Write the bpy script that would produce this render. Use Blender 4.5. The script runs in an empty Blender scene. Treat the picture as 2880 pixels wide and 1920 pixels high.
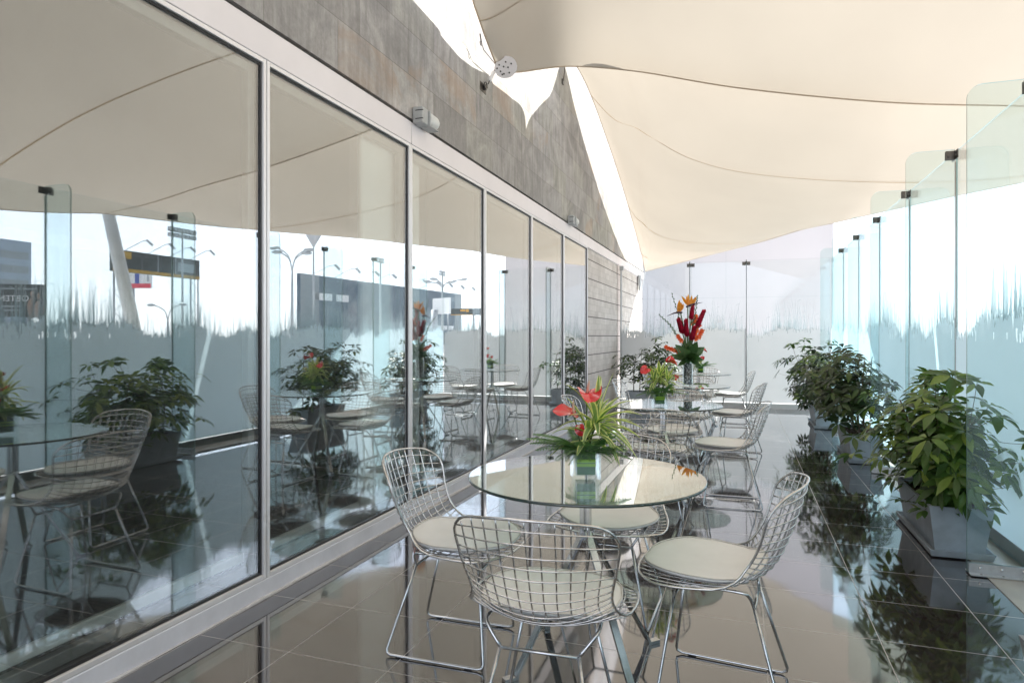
import bpy, math, random
from mathutils import Vector, Matrix
random.seed(7)
PI = math.pi
scene = bpy.context.scene
COL = scene.collection

# ------------------------------------------------------------------ camera model (2880x1920 photograph pixels)
F, TH, HC = 1828.0, math.radians(19.43), 1.26
CU, CV = 1440.0, 946.0
cT, sT = math.cos(TH), math.sin(TH)
def ray(u, v):
    r = (u-CU)/F; t = (CV-v)/F
    return (r*cT - sT, cT + r*sT, t)
def at_w(u, v, w):
    d = ray(u, v); return Vector((d[0]*w, d[1]*w, HC+d[2]*w))
def at_x(u, v, X):
    d = ray(u, v); return at_w(u, v, X/d[0])
def at_y(u, v, Y):
    d = ray(u, v); return at_w(u, v, Y/d[1])
XG = -2.19
def refl(u, v, w):
    p = at_w(u, v, w); return Vector((2*XG-p.x, p.y, p.z))

XW = -2.17          # face of the building
XF = 1.45           # glass screen
YB = 12.24          # back screen

# ------------------------------------------------------------------ materials
MATS = {}
def mat(name):
    m = bpy.data.materials.new(name); m.use_nodes = True
    nt = m.node_tree; nt.nodes.clear()
    out = nt.nodes.new('ShaderNodeOutputMaterial')
    MATS[name] = m
    return m, nt, out
def N(nt, t, **kw):
    n = nt.nodes.new(t)
    for k, v in kw.items():
        if k in n.inputs: n.inputs[k].default_value = v
        else: setattr(n, k, v)
    return n
def L(nt, a, b): nt.links.new(a, b)
def c4(c): return (c[0], c[1], c[2], 1)
def obcoord(nt): return N(nt, 'ShaderNodeTexCoord').outputs['Object']
def mth(nt, op, a, b=None, clamp=False):
    n = N(nt, 'ShaderNodeMath', operation=op, use_clamp=clamp)
    for i, x in enumerate((a, b)):
        if x is None: continue
        if isinstance(x, (int, float)): n.inputs[i].default_value = x
        else: L(nt, x, n.inputs[i])
    return n.outputs[0]
def ramp(nt, fac, stops, interp='LINEAR'):
    r = N(nt, 'ShaderNodeValToRGB'); cr = r.color_ramp; cr.interpolation = interp
    while len(cr.elements) < len(stops): cr.elements.new(0.5)
    for e, (p, c) in zip(cr.elements, stops):
        e.position = p; e.color = c4(c)
    L(nt, fac, r.inputs[0]); return r.outputs[0]
def schlick(nt, f0, p=5.0, normal=None):
    lw = N(nt, 'ShaderNodeLayerWeight', Blend=0.5)
    if normal is not None: L(nt, normal, lw.inputs['Normal'])
    f = mth(nt, 'POWER', lw.outputs['Facing'], p)
    f = mth(nt, 'MULTIPLY', f, 1-f0)
    return mth(nt, 'ADD', f, f0, clamp=True)
def mixc(nt, fac, a, b, blend='MIX'):
    n = N(nt, 'ShaderNodeMix', data_type='RGBA', blend_type=blend)
    for s, x in ((n.inputs[0], fac), (n.inputs[6], a), (n.inputs[7], b)):
        if isinstance(x, (int, float)): s.default_value = x
        elif isinstance(x, tuple): s.default_value = c4(x)
        else: L(nt, x, s)
    return n.outputs[2]

def principled(name, col, rough=0.5, metal=0.0, spec=0.5, noise=0.0, nscale=8.0, bump=0.0, stretch=(1, 1, 1), coat=0.0, rvar=0.0):
    m, nt, out = mat(name)
    p = N(nt, 'ShaderNodeBsdfPrincipled')
    p.inputs['Base Color'].default_value = c4(col)
    p.inputs['Roughness'].default_value = rough; p.inputs['Metallic'].default_value = metal
    p.inputs['Specular IOR Level'].default_value = spec; p.inputs['Coat Weight'].default_value = coat
    if noise or bump or rvar:
        mp = N(nt, 'ShaderNodeMapping'); mp.inputs['Scale'].default_value = stretch
        L(nt, obcoord(nt), mp.inputs[0])
        nz = N(nt, 'ShaderNodeTexNoise', Scale=nscale, Detail=6.0, Roughness=0.6); L(nt, mp.outputs[0], nz.inputs['Vector'])
        if noise:
            lo = tuple(max(0, c*(1-noise)) for c in col); hi = tuple(min(1, c*(1+noise)) for c in col)
            L(nt, ramp(nt, nz.outputs[0], [(0.3, lo), (0.7, hi)]), p.inputs['Base Color'])
        if rvar:
            L(nt, mth(nt, 'ADD', mth(nt, 'MULTIPLY', nz.outputs[0], rvar), rough-rvar/2), p.inputs['Roughness'])
        if bump:
            b = N(nt, 'ShaderNodeBump', Strength=bump, Distance=0.01); L(nt, nz.outputs[0], b.inputs['Height']); L(nt, b.outputs[0], p.inputs['Normal'])
    L(nt, p.outputs[0], out.inputs[0])
    return m

def glass(name, tint, f0, p=5.0, rough=0.0, gcol=(1, 1, 1), streak=0.0):
    m, nt, out = mat(name)
    tr = N(nt, 'ShaderNodeBsdfTransparent', Color=c4(tint))
    gl = N(nt, 'ShaderNodeBsdfGlossy', Roughness=rough, Color=c4(gcol))
    mx = N(nt, 'ShaderNodeMixShader')
    L(nt, schlick(nt, f0, p), mx.inputs[0]); L(nt, tr.outputs[0], mx.inputs[1]); L(nt, gl.outputs[0], mx.inputs[2])
    res = mx.outputs[0]
    if streak:
        nz = N(nt, 'ShaderNodeTexNoise', Scale=1.0, Detail=5.0, Roughness=0.65)
        mp = N(nt, 'ShaderNodeMapping'); mp.inputs['Scale'].default_value = (14, 14, 1.6)
        L(nt, obcoord(nt), mp.inputs[0]); L(nt, mp.outputs[0], nz.inputs['Vector'])
        d = N(nt, 'ShaderNodeBsdfDiffuse', Color=(0.75, 0.78, 0.78, 1))
        m2 = N(nt, 'ShaderNodeMixShader')
        L(nt, mth(nt, 'MULTIPLY', nz.outputs[0], streak), m2.inputs[0]); L(nt, res, m2.inputs[1]); L(nt, d.outputs[0], m2.inputs[2])
        res = m2.outputs[0]
    L(nt, res, out.inputs[0])
    return m

def cloth(name, col, tcol, tw, nscale=3.0, gain=0.05):
    m, nt, out = mat(name)
    nz = N(nt, 'ShaderNodeTexNoise', Scale=nscale, Detail=5.0); L(nt, obcoord(nt), nz.inputs['Vector'])
    ca = ramp(nt, nz.outputs[0], [(0.3, tuple(c*(1-gain) for c in col)), (0.7, tuple(min(1, c*(1+gain)) for c in col))])
    cb = ramp(nt, nz.outputs[0], [(0.3, tuple(c*(1-gain) for c in tcol)), (0.7, tuple(min(1, c*(1+gain)) for c in tcol))])
    d = N(nt, 'ShaderNodeBsdfDiffuse'); t = N(nt, 'ShaderNodeBsdfTranslucent')
    L(nt, ca, d.inputs[0]); L(nt, cb, t.inputs[0])
    n2 = N(nt, 'ShaderNodeTexNoise', Scale=260.0, Detail=1.0); L(nt, obcoord(nt), n2.inputs['Vector'])
    b = N(nt, 'ShaderNodeBump', Strength=0.08, Distance=0.002); L(nt, n2.outputs[0], b.inputs['Height'])
    L(nt, b.outputs[0], d.inputs['Normal'])
    mx = N(nt, 'ShaderNodeMixShader'); mx.inputs[0].default_value = tw
    L(nt, d.outputs[0], mx.inputs[1]); L(nt, t.outputs[0], mx.inputs[2]); L(nt, mx.outputs[0], out.inputs[0])
    return m

# floor: polished dark porcelain, 45 cm tiles
def floor_material():
    m, nt, out = mat('polished_tile')
    co = N(nt, 'ShaderNodeTexCoord').outputs['Object']
    sx = N(nt, 'ShaderNodeSeparateXYZ'); L(nt, co, sx.inputs[0])
    def line(s, off):
        a = mth(nt, 'DIVIDE', mth(nt, 'SUBTRACT', s, off), 0.45)
        fr = mth(nt, 'ABSOLUTE', mth(nt, 'SUBTRACT', mth(nt, 'FRACT', mth(nt, 'ADD', a, 0.5)), 0.5))
        return mth(nt, 'LESS_THAN', fr, 0.0042), mth(nt, 'FLOOR', a)
    gx, ix = line(sx.outputs[0], 0.543); gy, iy = line(sx.outputs[1], 2.153)
    g = mth(nt, 'MAXIMUM', gx, gy)
    cb = N(nt, 'ShaderNodeCombineXYZ'); L(nt, ix, cb.inputs[0]); L(nt, iy, cb.inputs[1])
    wn = N(nt, 'ShaderNodeTexWhiteNoise', noise_dimensions='3D'); L(nt, cb.outputs[0], wn.inputs[0])
    nz = N(nt, 'ShaderNodeTexNoise', Scale=3.5, Detail=8.0, Roughness=0.65); L(nt, co, nz.inputs['Vector'])
    col = ramp(nt, nz.outputs[0], [(0.3, (0.034, 0.028, 0.026)), (0.7, (0.060, 0.052, 0.048))])
    col = mixc(nt, mth(nt, 'MULTIPLY', wn.outputs[0], 0.3), col, (0.042, 0.042, 0.047))
    col = mixc(nt, g, col, (0.58, 0.56, 0.55))
    # tiny tilt of each tile + waviness
    bmp = N(nt, 'ShaderNodeBump', Strength=0.035, Distance=0.01)
    n2 = N(nt, 'ShaderNodeTexNoise', Scale=5.0, Detail=1.0); L(nt, co, n2.inputs['Vector']); L(nt, n2.outputs[0], bmp.inputs['Height'])
    d = N(nt, 'ShaderNodeBsdfDiffuse'); L(nt, col, d.inputs[0])
    gl = N(nt, 'ShaderNodeBsdfGlossy', Color=(0.97, 0.98, 1.0, 1)); L(nt, bmp.outputs[0], gl.inputs['Normal'])
    n3 = N(nt, 'ShaderNodeTexNoise', Scale=2.2, Detail=6.0); L(nt, co, n3.inputs['Vector'])
    L(nt, mth(nt, 'ADD', mth(nt, 'MULTIPLY', n3.outputs[0], 0.07), 0.012), gl.inputs['Roughness'])
    f = schlick(nt, 0.13, 2.8)
    f = mth(nt, 'MULTIPLY', f, mth(nt, 'SUBTRACT', 1.0, mth(nt, 'MULTIPLY', g, 0.8)))
    mx = N(nt, 'ShaderNodeMixShader'); L(nt, f, mx.inputs[0]); L(nt, d.outputs[0], mx.inputs[1]); L(nt, gl.outputs[0], mx.inputs[2])
    L(nt, mx.outputs[0], out.inputs[0]); return m

def slate_material():
    m, nt, out = mat('slate_cladding')
    co = obcoord(nt)
    sx = N(nt, 'ShaderNodeSeparateXYZ'); L(nt, co, sx.inputs[0])
    cb = N(nt, 'ShaderNodeCombineXYZ'); L(nt, sx.outputs[1], cb.inputs[0]); L(nt, sx.outputs[2], cb.inputs[1])
    br = N(nt, 'ShaderNodeTexBrick'); br.offset = 0.36; br.offset_frequency = 2; br.squash = 1
    mp = N(nt, 'ShaderNodeMapping'); mp.inputs['Location'].default_value = (0.18, -2.765, 0)
    L(nt, cb.outputs[0], mp.inputs[0]); L(nt, mp.outputs[0], br.inputs['Vector'])
    for k, v in (('Scale', 1.0), ('Mortar Size', 0.0026), ('Mortar Smooth', 0.1), ('Bias', 0.0), ('Brick Width', 0.61), ('Row Height', 0.305)): br.inputs[k].default_value = v
    br.inputs['Color1'].default_value = (0, 0, 0, 1); br.inputs['Color2'].default_value = (1, 1, 1, 1); br.inputs['Mortar'].default_value = (0.5, 0.5, 0.5, 1)
    base = ramp(nt, br.outputs['Color'], [(0.0, (0.25, 0.242, 0.236)), (0.35, (0.315, 0.305, 0.30)), (0.6, (0.305, 0.30, 0.272)), (0.85, (0.37, 0.36, 0.352)), (1.0, (0.27, 0.266, 0.27))])
    m2 = N(nt, 'ShaderNodeMapping'); m2.inputs['Scale'].default_value = (1, 14, 1.5); L(nt, co, m2.inputs[0])
    n1 = N(nt, 'ShaderNodeTexNoise', Scale=1.2, Detail=9.0, Roughness=0.7); L(nt, m2.outputs[0], n1.inputs['Vector'])
    n2 = N(nt, 'ShaderNodeTexNoise', Scale=2.3, Detail=7.0, Roughness=0.6, Distortion=1.2); L(nt, co, n2.inputs['Vector'])
    n3 = N(nt, 'ShaderNodeTexNoise', Scale=40.0, Detail=4.0, Roughness=0.7); L(nt, co, n3.inputs['Vector'])
    base = mixc(nt, 0.75, base, ramp(nt, n1.outputs[0], [(0.3, (0.62, 0.6, 0.58)), (0.7, (1.25, 1.25, 1.25))]), 'MULTIPLY')
    base = mixc(nt, 0.8, base, ramp(nt, n2.outputs[0], [(0.3, (0.66, 0.66, 0.64)), (0.65, (1.42, 1.38, 1.33))]), 'MULTIPLY')
    base = mixc(nt, 0.5, base, ramp(nt, n3.outputs[0], [(0.3, (0.8, 0.8, 0.8)), (0.7, (1.2, 1.2, 1.2))]), 'MULTIPLY')
    # rust bloom on some slabs
    rn = N(nt, 'ShaderNodeTexNoise', Scale=1.1, Detail=6.0, Roughness=0.6, Distortion=0.8); L(nt, co, rn.inputs['Vector'])
    rust = mth(nt, 'MULTIPLY', ramp(nt, rn.outputs[0], [(0.50, (0, 0, 0)), (0.62, (1, 1, 1))]), ramp(nt, br.outputs['Color'], [(0.62, (0, 0, 0)), (0.7, (1, 1, 1))]))
    base = mixc(nt, mth(nt, 'MULTIPLY', rust, 0.5), base, (0.36, 0.24, 0.15))
    base = mixc(nt, mth(nt, 'MULTIPLY', br.outputs['Fac'], 0.55), base, (0.09, 0.08, 0.07))
    p = N(nt, 'ShaderNodeBsdfPrincipled', Roughness=0.6); L(nt, base, p.inputs['Base Color'])
    b = N(nt, 'ShaderNodeBump', Strength=0.35, Distance=0.006)
    h = mth(nt, 'SUBTRACT', mth(nt, 'ADD', n2.outputs[0], mth(nt, 'MULTIPLY', n3.outputs[0], 0.4)), br.outputs['Fac'])
    L(nt, h, b.inputs['Height']); L(nt, b.outputs[0], p.inputs['Normal'])
    L(nt, p.outputs[0], out.inputs[0]); return m

def limestone_material():
    m, nt, out = mat('pale_limestone')
    co = obcoord(nt)
    sx = N(nt, 'ShaderNodeSeparateXYZ'); L(nt, co, sx.inputs[0])
    cb = N(nt, 'ShaderNodeCombineXYZ'); L(nt, sx.outputs[1], cb.inputs[0]); L(nt, sx.outputs[2], cb.inputs[1])
    br = N(nt, 'ShaderNodeTexBrick'); br.offset = 0.5; br.offset_frequency = 2
    L(nt, cb.outputs[0], br.inputs['Vector'])
    for k, v in (('Scale', 1.0), ('Mortar Size', 0.0025), ('Mortar Smooth', 0.3), ('Brick Width', 0.27), ('Row Height', 0.0975)): br.inputs[k].default_value = v
    br.inputs['Color1'].default_value = (0.50, 0.455, 0.42, 1); br.inputs['Color2'].default_value = (0.60, 0.555, 0.52, 1); br.inputs['Mortar'].default_value = (0.4, 0.36, 0.33, 1)
    n2 = N(nt, 'ShaderNodeTexNoise', Scale=3.0, Detail=8.0, Roughness=0.65, Distortion=0.6); L(nt, co, n2.inputs['Vector'])
    base = mixc(nt, 0.6, br.outputs['Color'], ramp(nt, n2.outputs[0], [(0.3, (0.72, 0.68, 0.64)), (0.7, (1.2, 1.18, 1.16))]), 'MULTIPLY')
    gz = mth(nt, 'DIVIDE', mth(nt, 'SUBTRACT', sx.outputs[2], 0.10), 0.2925)
    fr = mth(nt, 'ABSOLUTE', mth(nt, 'SUBTRACT', mth(nt, 'FRACT', mth(nt, 'ADD', gz, 0.5)), 0.5))
    g = mth(nt, 'LESS_THAN', fr, 0.026)
    base = mixc(nt, g, base, (0.12, 0.10, 0.09))
    p = N(nt, 'ShaderNodeBsdfPrincipled', Roughness=0.7); L(nt, base, p.inputs['Base Color'])
    b = N(nt, 'ShaderNodeBump', Strength=0.5, Distance=0.01); L(nt, mth(nt, 'SUBTRACT', n2.outputs[0], mth(nt, 'MULTIPLY', g, 2.0)), b.inputs['Height']); L(nt, b.outputs[0], p.inputs['Normal'])
    L(nt, p.outputs[0], out.inputs[0]); return m

def leaf_material(name, stops, trans=0.3, rough=0.35):
    m, nt, out = mat(name)
    gi = N(nt, 'ShaderNodeNewGeometry').outputs['Random Per Island']
    col = ramp(nt, gi, stops)
    nz = N(nt, 'ShaderNodeTexNoise', Scale=60.0, Detail=3.0); L(nt, obcoord(nt), nz.inputs['Vector'])
    col = mixc(nt, 0.4, col, ramp(nt, nz.outputs[0], [(0.3, (0.75, 0.75, 0.75)), (0.7, (1.25, 1.25, 1.25))]), 'MULTIPLY')
    p = N(nt, 'ShaderNodeBsdfPrincipled', Roughness=rough); L(nt, col, p.inputs['Base Color'])
    t = N(nt, 'ShaderNodeBsdfTranslucent'); L(nt, mixc(nt, 1.0, col, (1.3, 1.5, 0.6), 'MULTIPLY'), t.inputs[0])
    mx = N(nt, 'ShaderNodeMixShader'); mx.inputs[0].default_value = trans
    L(nt, p.outputs[0], mx.inputs[1]); L(nt, t.outputs[0], mx.inputs[2]); L(nt, mx.outputs[0], out.inputs[0]); return m

def frost_material(name='frosted_film', ca=(0.55, 0.69, 0.745), cb=(0.59, 0.725, 0.78), trn=0.0):
    m, nt, out = mat(name)
    nz = N(nt, 'ShaderNodeTexNoise', Scale=2.0, Detail=3.0); L(nt, obcoord(nt), nz.inputs['Vector'])
    col = ramp(nt, nz.outputs[0], [(0.3, ca), (0.7, cb)])
    d = N(nt, 'ShaderNodeBsdfDiffuse'); t = N(nt, 'ShaderNodeBsdfTranslucent'); L(nt, col, d.inputs[0]); L(nt, col, t.inputs[0])
    mx = N(nt, 'ShaderNodeMixShader'); mx.inputs[0].default_value = 0.48
    L(nt, d.outputs[0], mx.inputs[1]); L(nt, t.outputs[0], mx.inputs[2])
    tr = N(nt, 'ShaderNodeBsdfTransparent', Color=(0.9, 0.97, 0.98, 1))
    m2 = N(nt, 'ShaderNodeMixShader'); m2.inputs[0].default_value = trn
    L(nt, mx.outputs[0], m2.inputs[1]); L(nt, tr.outputs[0], m2.inputs[2])
    L(nt, m2.outputs[0], out.inputs[0]); return m

def panel_building_material():
    m, nt, out = mat('white_render_panels')
    co = obcoord(nt); sx = N(nt, 'ShaderNodeSeparateXYZ'); L(nt, co, sx.inputs[0])
    def groove(s, off, per, wd):
        a = mth(nt, 'DIVIDE', mth(nt, 'SUBTRACT', s, off), per)
        fr = mth(nt, 'ABSOLUTE', mth(nt, 'SUBTRACT', mth(nt, 'FRACT', mth(nt, 'ADD', a, 0.5)), 0.5))
        return mth(nt, 'LESS_THAN', fr, wd/per)
    g = mth(nt, 'MAXIMUM', groove(sx.outputs[0], -0.38, 3.2, 0.008), groove(sx.outputs[2], 2.28, 0.95, 0.008))
    nz = N(nt, 'ShaderNodeTexNoise', Scale=0.8, Detail=6.0); L(nt, co, nz.inputs['Vector'])
    col = ramp(nt, nz.outputs[0], [(0.3, (0.50, 0.475, 0.475)), (0.7, (0.54, 0.515, 0.515))])
    col = mixc(nt, g, col, (0.45, 0.44, 0.44))
    p = N(nt, 'ShaderNodeBsdfPrincipled', Roughness=0.55); L(nt, col, p.inputs['Base Color'])
    L(nt, p.outputs[0], out.inputs[0]); return m

def billboard_dark_material():
    m, nt, out = mat('billboard_print_blue')
    co = obcoord(nt)
    n1 = N(nt, 'ShaderNodeTexNoise', Scale=0.35, Detail=8.0, Roughness=0.7, Distortion=1.5); L(nt, co, n1.inputs['Vector'])
    col = ramp(nt, n1.outputs[0], [(0.35, (0.07, 0.10, 0.15)), (0.55, (0.13, 0.18, 0.22)), (0.68, (0.25, 0.30, 0.33))])  # print lightened: distance haze is put into these ramp colours
    p = N(nt, 'ShaderNodeBsdfPrincipled', Roughness=0.5); L(nt, col, p.inputs['Base Color'])
    L(nt, p.outputs[0], out.inputs[0]); return m

M_floor = floor_material(); M_slate = slate_material(); M_lime = limestone_material(); M_frost = frost_material(); M_frost_backlit = frost_material('frosted_film_backlit', (0.42, 0.435, 0.44), (0.46, 0.47, 0.475))  # back screen copy: white building shining through is put into the film colour
M_blade = frost_material('frosted_blades', (0.52, 0.62, 0.66), (0.56, 0.66, 0.70), 0.42); M_blade_backlit = frost_material('frosted_blades_backlit', (0.50, 0.525, 0.54), (0.54, 0.565, 0.57), 0.6)  # back screen blades likewise carry the white from behind in their colour
M_panelb = panel_building_material(); M_bbdark = billboard_dark_material()
M_white_alu = principled('brushed_aluminium_frame', (0.86, 0.84, 0.84), 0.42, 0.35, noise=0.04, nscale=30, stretch=(1, 1, 30))
M_fascia = principled('lilac_grey_panel', (0.80, 0.755, 0.76), 0.45, 0.15, noise=0.05, nscale=1.3)
M_plinth = principled('painted_plinth', (0.80, 0.81, 0.87), 0.45, noise=0.08, nscale=5, bump=0.15)
M_caulk = principled('sealant_bead', (0.62, 0.60, 0.60), 0.7, noise=0.12, nscale=30, bump=0.4)
M_gasket = principled('black_gasket', (0.02, 0.02, 0.022), 0.35)
M_grooves = principled('dark_reveal', (0.06, 0.055, 0.05), 0.7)
M_innerframe = principled('grey_inner_frame', (0.32, 0.33, 0.32), 0.4, 0.3, noise=0.08, nscale=20)
M_winglass = glass('window_glass', (0.95, 0.975, 0.97), 0.17, 2.3, streak=0.02)
M_winglass2 = glass('inner_window_glass', (0.95, 0.975, 0.97), 0.05, 3.2)
M_clear = glass('clear_glass', (0.965, 0.985, 0.985), 0.035, 5.0, streak=0.012)
M_fin = glass('fin_glass', (0.90, 0.96, 0.965), 0.05, 4.5, streak=0.03)
M_edge = principled('glass_edge_green', (0.30, 0.50, 0.48), 0.12, 0.0, 0.8, coat=0.5)
M_tglass = glass('tabletop_glass', (0.80, 0.90, 0.86), 0.09, 2.6)
M_tedge = principled('tabletop_edge', (0.012, 0.04, 0.034), 0.08, 0.0, 0.9, coat=0.6)
M_vaseglass = glass('vase_glass', (0.96, 0.985, 0.985), 0.035, 5.0)
M_chrome = principled('worn_chrome_wire', (0.66, 0.64, 0.62), 0.22, 0.95, rvar=0.2, noise=0.25, nscale=35)
M_chrome2 = principled('brushed_steel', (0.60, 0.61, 0.62), 0.2, 1.0, rvar=0.15, noise=0.15, nscale=25)
M_cush = principled('white_vinyl', (0.90, 0.895, 0.885), 0.42, noise=0.04, nscale=9, bump=0.2)
M_pipe = principled('vinyl_piping', (0.70, 0.67, 0.63), 0.5)
M_clamp = principled('dark_bronze_clamp', (0.12, 0.11, 0.10), 0.3, 0.85, noise=0.2, nscale=30)
M_brack = principled('galvanised_bracket', (0.62, 0.64, 0.66), 0.4, 0.4, noise=0.1, nscale=25, bump=0.1)
M_bolt = principled('bolt_steel', (0.7, 0.7, 0.7), 0.25, 1.0)
M_strip = principled('cream_marble_strip', (0.50, 0.46, 0.40), 0.25, noise=0.15, nscale=4, bump=0.05)
M_kerb = principled('grey_kerb', (0.14, 0.15, 0.15), 0.5, noise=0.25, nscale=12, bump=0.2)
M_whitekerb = principled('white_kerb', (0.74, 0.73, 0.72), 0.4, noise=0.06, nscale=6)
M_sail = cloth('sail_fabric', (0.43, 0.395, 0.348), (0.385, 0.342, 0.28), 0.28, 0.6, 0.045)
M_hem = cloth('sail_hem', (0.58, 0.50, 0.40), (0.5, 0.42, 0.33), 0.4)
M_seam = principled('seam_webbing', (0.46, 0.33, 0.19), 0.8)
M_pot = principled('grey_fibre_cement', (0.44, 0.50, 0.56), 0.55, noise=0.15, nscale=9, bump=0.15)
M_soil = principled('potting_soil', (0.085, 0.05, 0.032), 0.95, noise=0.5, nscale=60, bump=0.9)
M_stem = principled('brown_stem', (0.11, 0.085, 0.05), 0.75, noise=0.3, nscale=40)
M_gstem = principled('green_stem', (0.10, 0.17, 0.05), 0.5, noise=0.2, nscale=30)
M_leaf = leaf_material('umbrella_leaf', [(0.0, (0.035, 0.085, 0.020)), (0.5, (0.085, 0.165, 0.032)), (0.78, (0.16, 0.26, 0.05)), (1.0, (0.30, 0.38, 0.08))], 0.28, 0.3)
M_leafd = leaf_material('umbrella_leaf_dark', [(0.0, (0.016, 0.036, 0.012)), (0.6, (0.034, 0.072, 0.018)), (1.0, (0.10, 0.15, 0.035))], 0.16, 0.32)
M_fern = leaf_material('fern_frond', [(0.0, (0.10, 0.23, 0.09)), (1.0, (0.25, 0.40, 0.19))], 0.3, 0.5)
M_vgreen = leaf_material('variegated_green', [(0.0, (0.17, 0.30, 0.09)), (1.0, (0.32, 0.46, 0.18))], 0.35, 0.4)
M_vyellow = leaf_material('variegated_yellow', [(0.0, (0.86, 0.84, 0.36)), (1.0, (0.92, 0.90, 0.55))], 0.4, 0.4)
M_anth = principled('anthurium_red', (0.72, 0.025, 0.035), 0.16, 0, 0.6, noise=0.18, nscale=20, bump=0.25, coat=0.4)
M_spadix = principled('spadix_cream', (0.82, 0.60, 0.45), 0.5, noise=0.1, nscale=120, bump=0.5)
M_vleaf = principled('vase_leaf_green', (0.035, 0.11, 0.02), 0.3, noise=0.2, nscale=12)
M_vlime = principled('vase_leaf_lime', (0.33, 0.55, 0.03), 0.3, noise=0.1, nscale=15)
M_bloomr = leaf_material('ginger_crimson', [(0.0, (0.32, 0.006, 0.03)), (1.0, (0.66, 0.02, 0.075))], 0.25, 0.35)
M_bloomo = leaf_material('gladiolus_coral', [(0.0, (0.85, 0.13, 0.04)), (1.0, (0.92, 0.28, 0.14))], 0.35, 0.45)
M_bird = leaf_material('bird_orange', [(0.0, (0.80, 0.28, 0.02)), (1.0, (0.90, 0.42, 0.04))], 0.3, 0.45)
M_birdp = principled('bird_beak_purple', (0.07, 0.035, 0.05), 0.4)
M_bleaf = leaf_material('bouquet_leaf', [(0.0, (0.035, 0.10, 0.035)), (1.0, (0.12, 0.20, 0.07))], 0.2, 0.4)
M_lamp = principled('lamp_housing', (0.42, 0.43, 0.43), 0.4, 0.2, noise=0.1, nscale=20)
M_lampg = principled('lamp_tube_opal', (0.66, 0.66, 0.63), 0.45, noise=0.08, nscale=25)
M_mast = principled('mast_paint', (0.80, 0.81, 0.80), 0.4, noise=0.05, nscale=4)
M_room = principled('room_plaster', (0.70, 0.71, 0.70), 0.8, noise=0.04, nscale=2)
M_roomf = principled('room_carpet', (0.05, 0.052, 0.058), 0.7, noise=0.15, nscale=60)
M_col = principled('white_column_paint', (0.94, 0.96, 0.94), 0.5, noise=0.03, nscale=3)
M_blind = cloth('screen_fabric', (0.055, 0.06, 0.062), (0.08, 0.085, 0.085), 0.3, 8)
M_hembar = principled('blind_hem_bar', (0.93, 0.96, 0.95), 0.35, 0.1)
M_asphalt = principled('concrete_paving', (0.46, 0.455, 0.45), 0.9, noise=0.2, nscale=2, bump=0.1)
M_bbblack = principled('billboard_black', (0.055, 0.062, 0.062), 0.5, noise=0.2, nscale=1)
M_gold = principled('billboard_gold', (0.42, 0.26, 0.05), 0.5, noise=0.2, nscale=1.5)
M_bbwhite = principled('billboard_white', (0.80, 0.80, 0.80), 0.6)
M_bbred = principled('billboard_red', (0.75, 0.10, 0.14), 0.6)
M_bbblue = principled('billboard_blue', (0.10, 0.14, 0.42), 0.6)
M_bbskin = principled('billboard_skin', (0.34, 0.22, 0.17), 0.6, noise=0.35, nscale=1.2)
M_bbgrey = principled('billboard_side_grey', (0.30, 0.34, 0.36), 0.6)
M_bborange = principled('billboard_orange', (0.85, 0.42, 0.06), 0.6)
M_lampm = principled('galvanised_pole', (0.46, 0.48, 0.50), 0.5, 0.3)  # paler than the bare metal: distance haze is put into this colour
M_tower = principled('pale_blue_tower', (0.35, 0.42, 0.50), 0.5, noise=0.05, nscale=0.3)

# pebble-print cylinder
def pebble_material():
    m, nt, out = mat('pebble_filling')
    vo = N(nt, 'ShaderNodeTexVoronoi', Scale=45.0, feature='F1'); L(nt, obcoord(nt), vo.inputs['Vector'])
    nz = N(nt, 'ShaderNodeTexNoise', Scale=30.0, Detail=3.0); L(nt, obcoord(nt), nz.inputs['Vector'])
    a = mth(nt, 'ADD', vo.outputs['Distance'], mth(nt, 'MULTIPLY', nz.outputs[0], 0.5))
    col = ramp(nt, a, [(0.35, (0.55, 0.55, 0.55)), (0.6, (0.35, 0.36, 0.36)), (0.85, (0.04, 0.045, 0.045))])
    p = N(nt, 'ShaderNodeBsdfPrincipled', Roughness=0.35); L(nt, col, p.inputs['Base Color']); L(nt, p.outputs[0], out.inputs[0]); return m
M_pebble = pebble_material()

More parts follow.
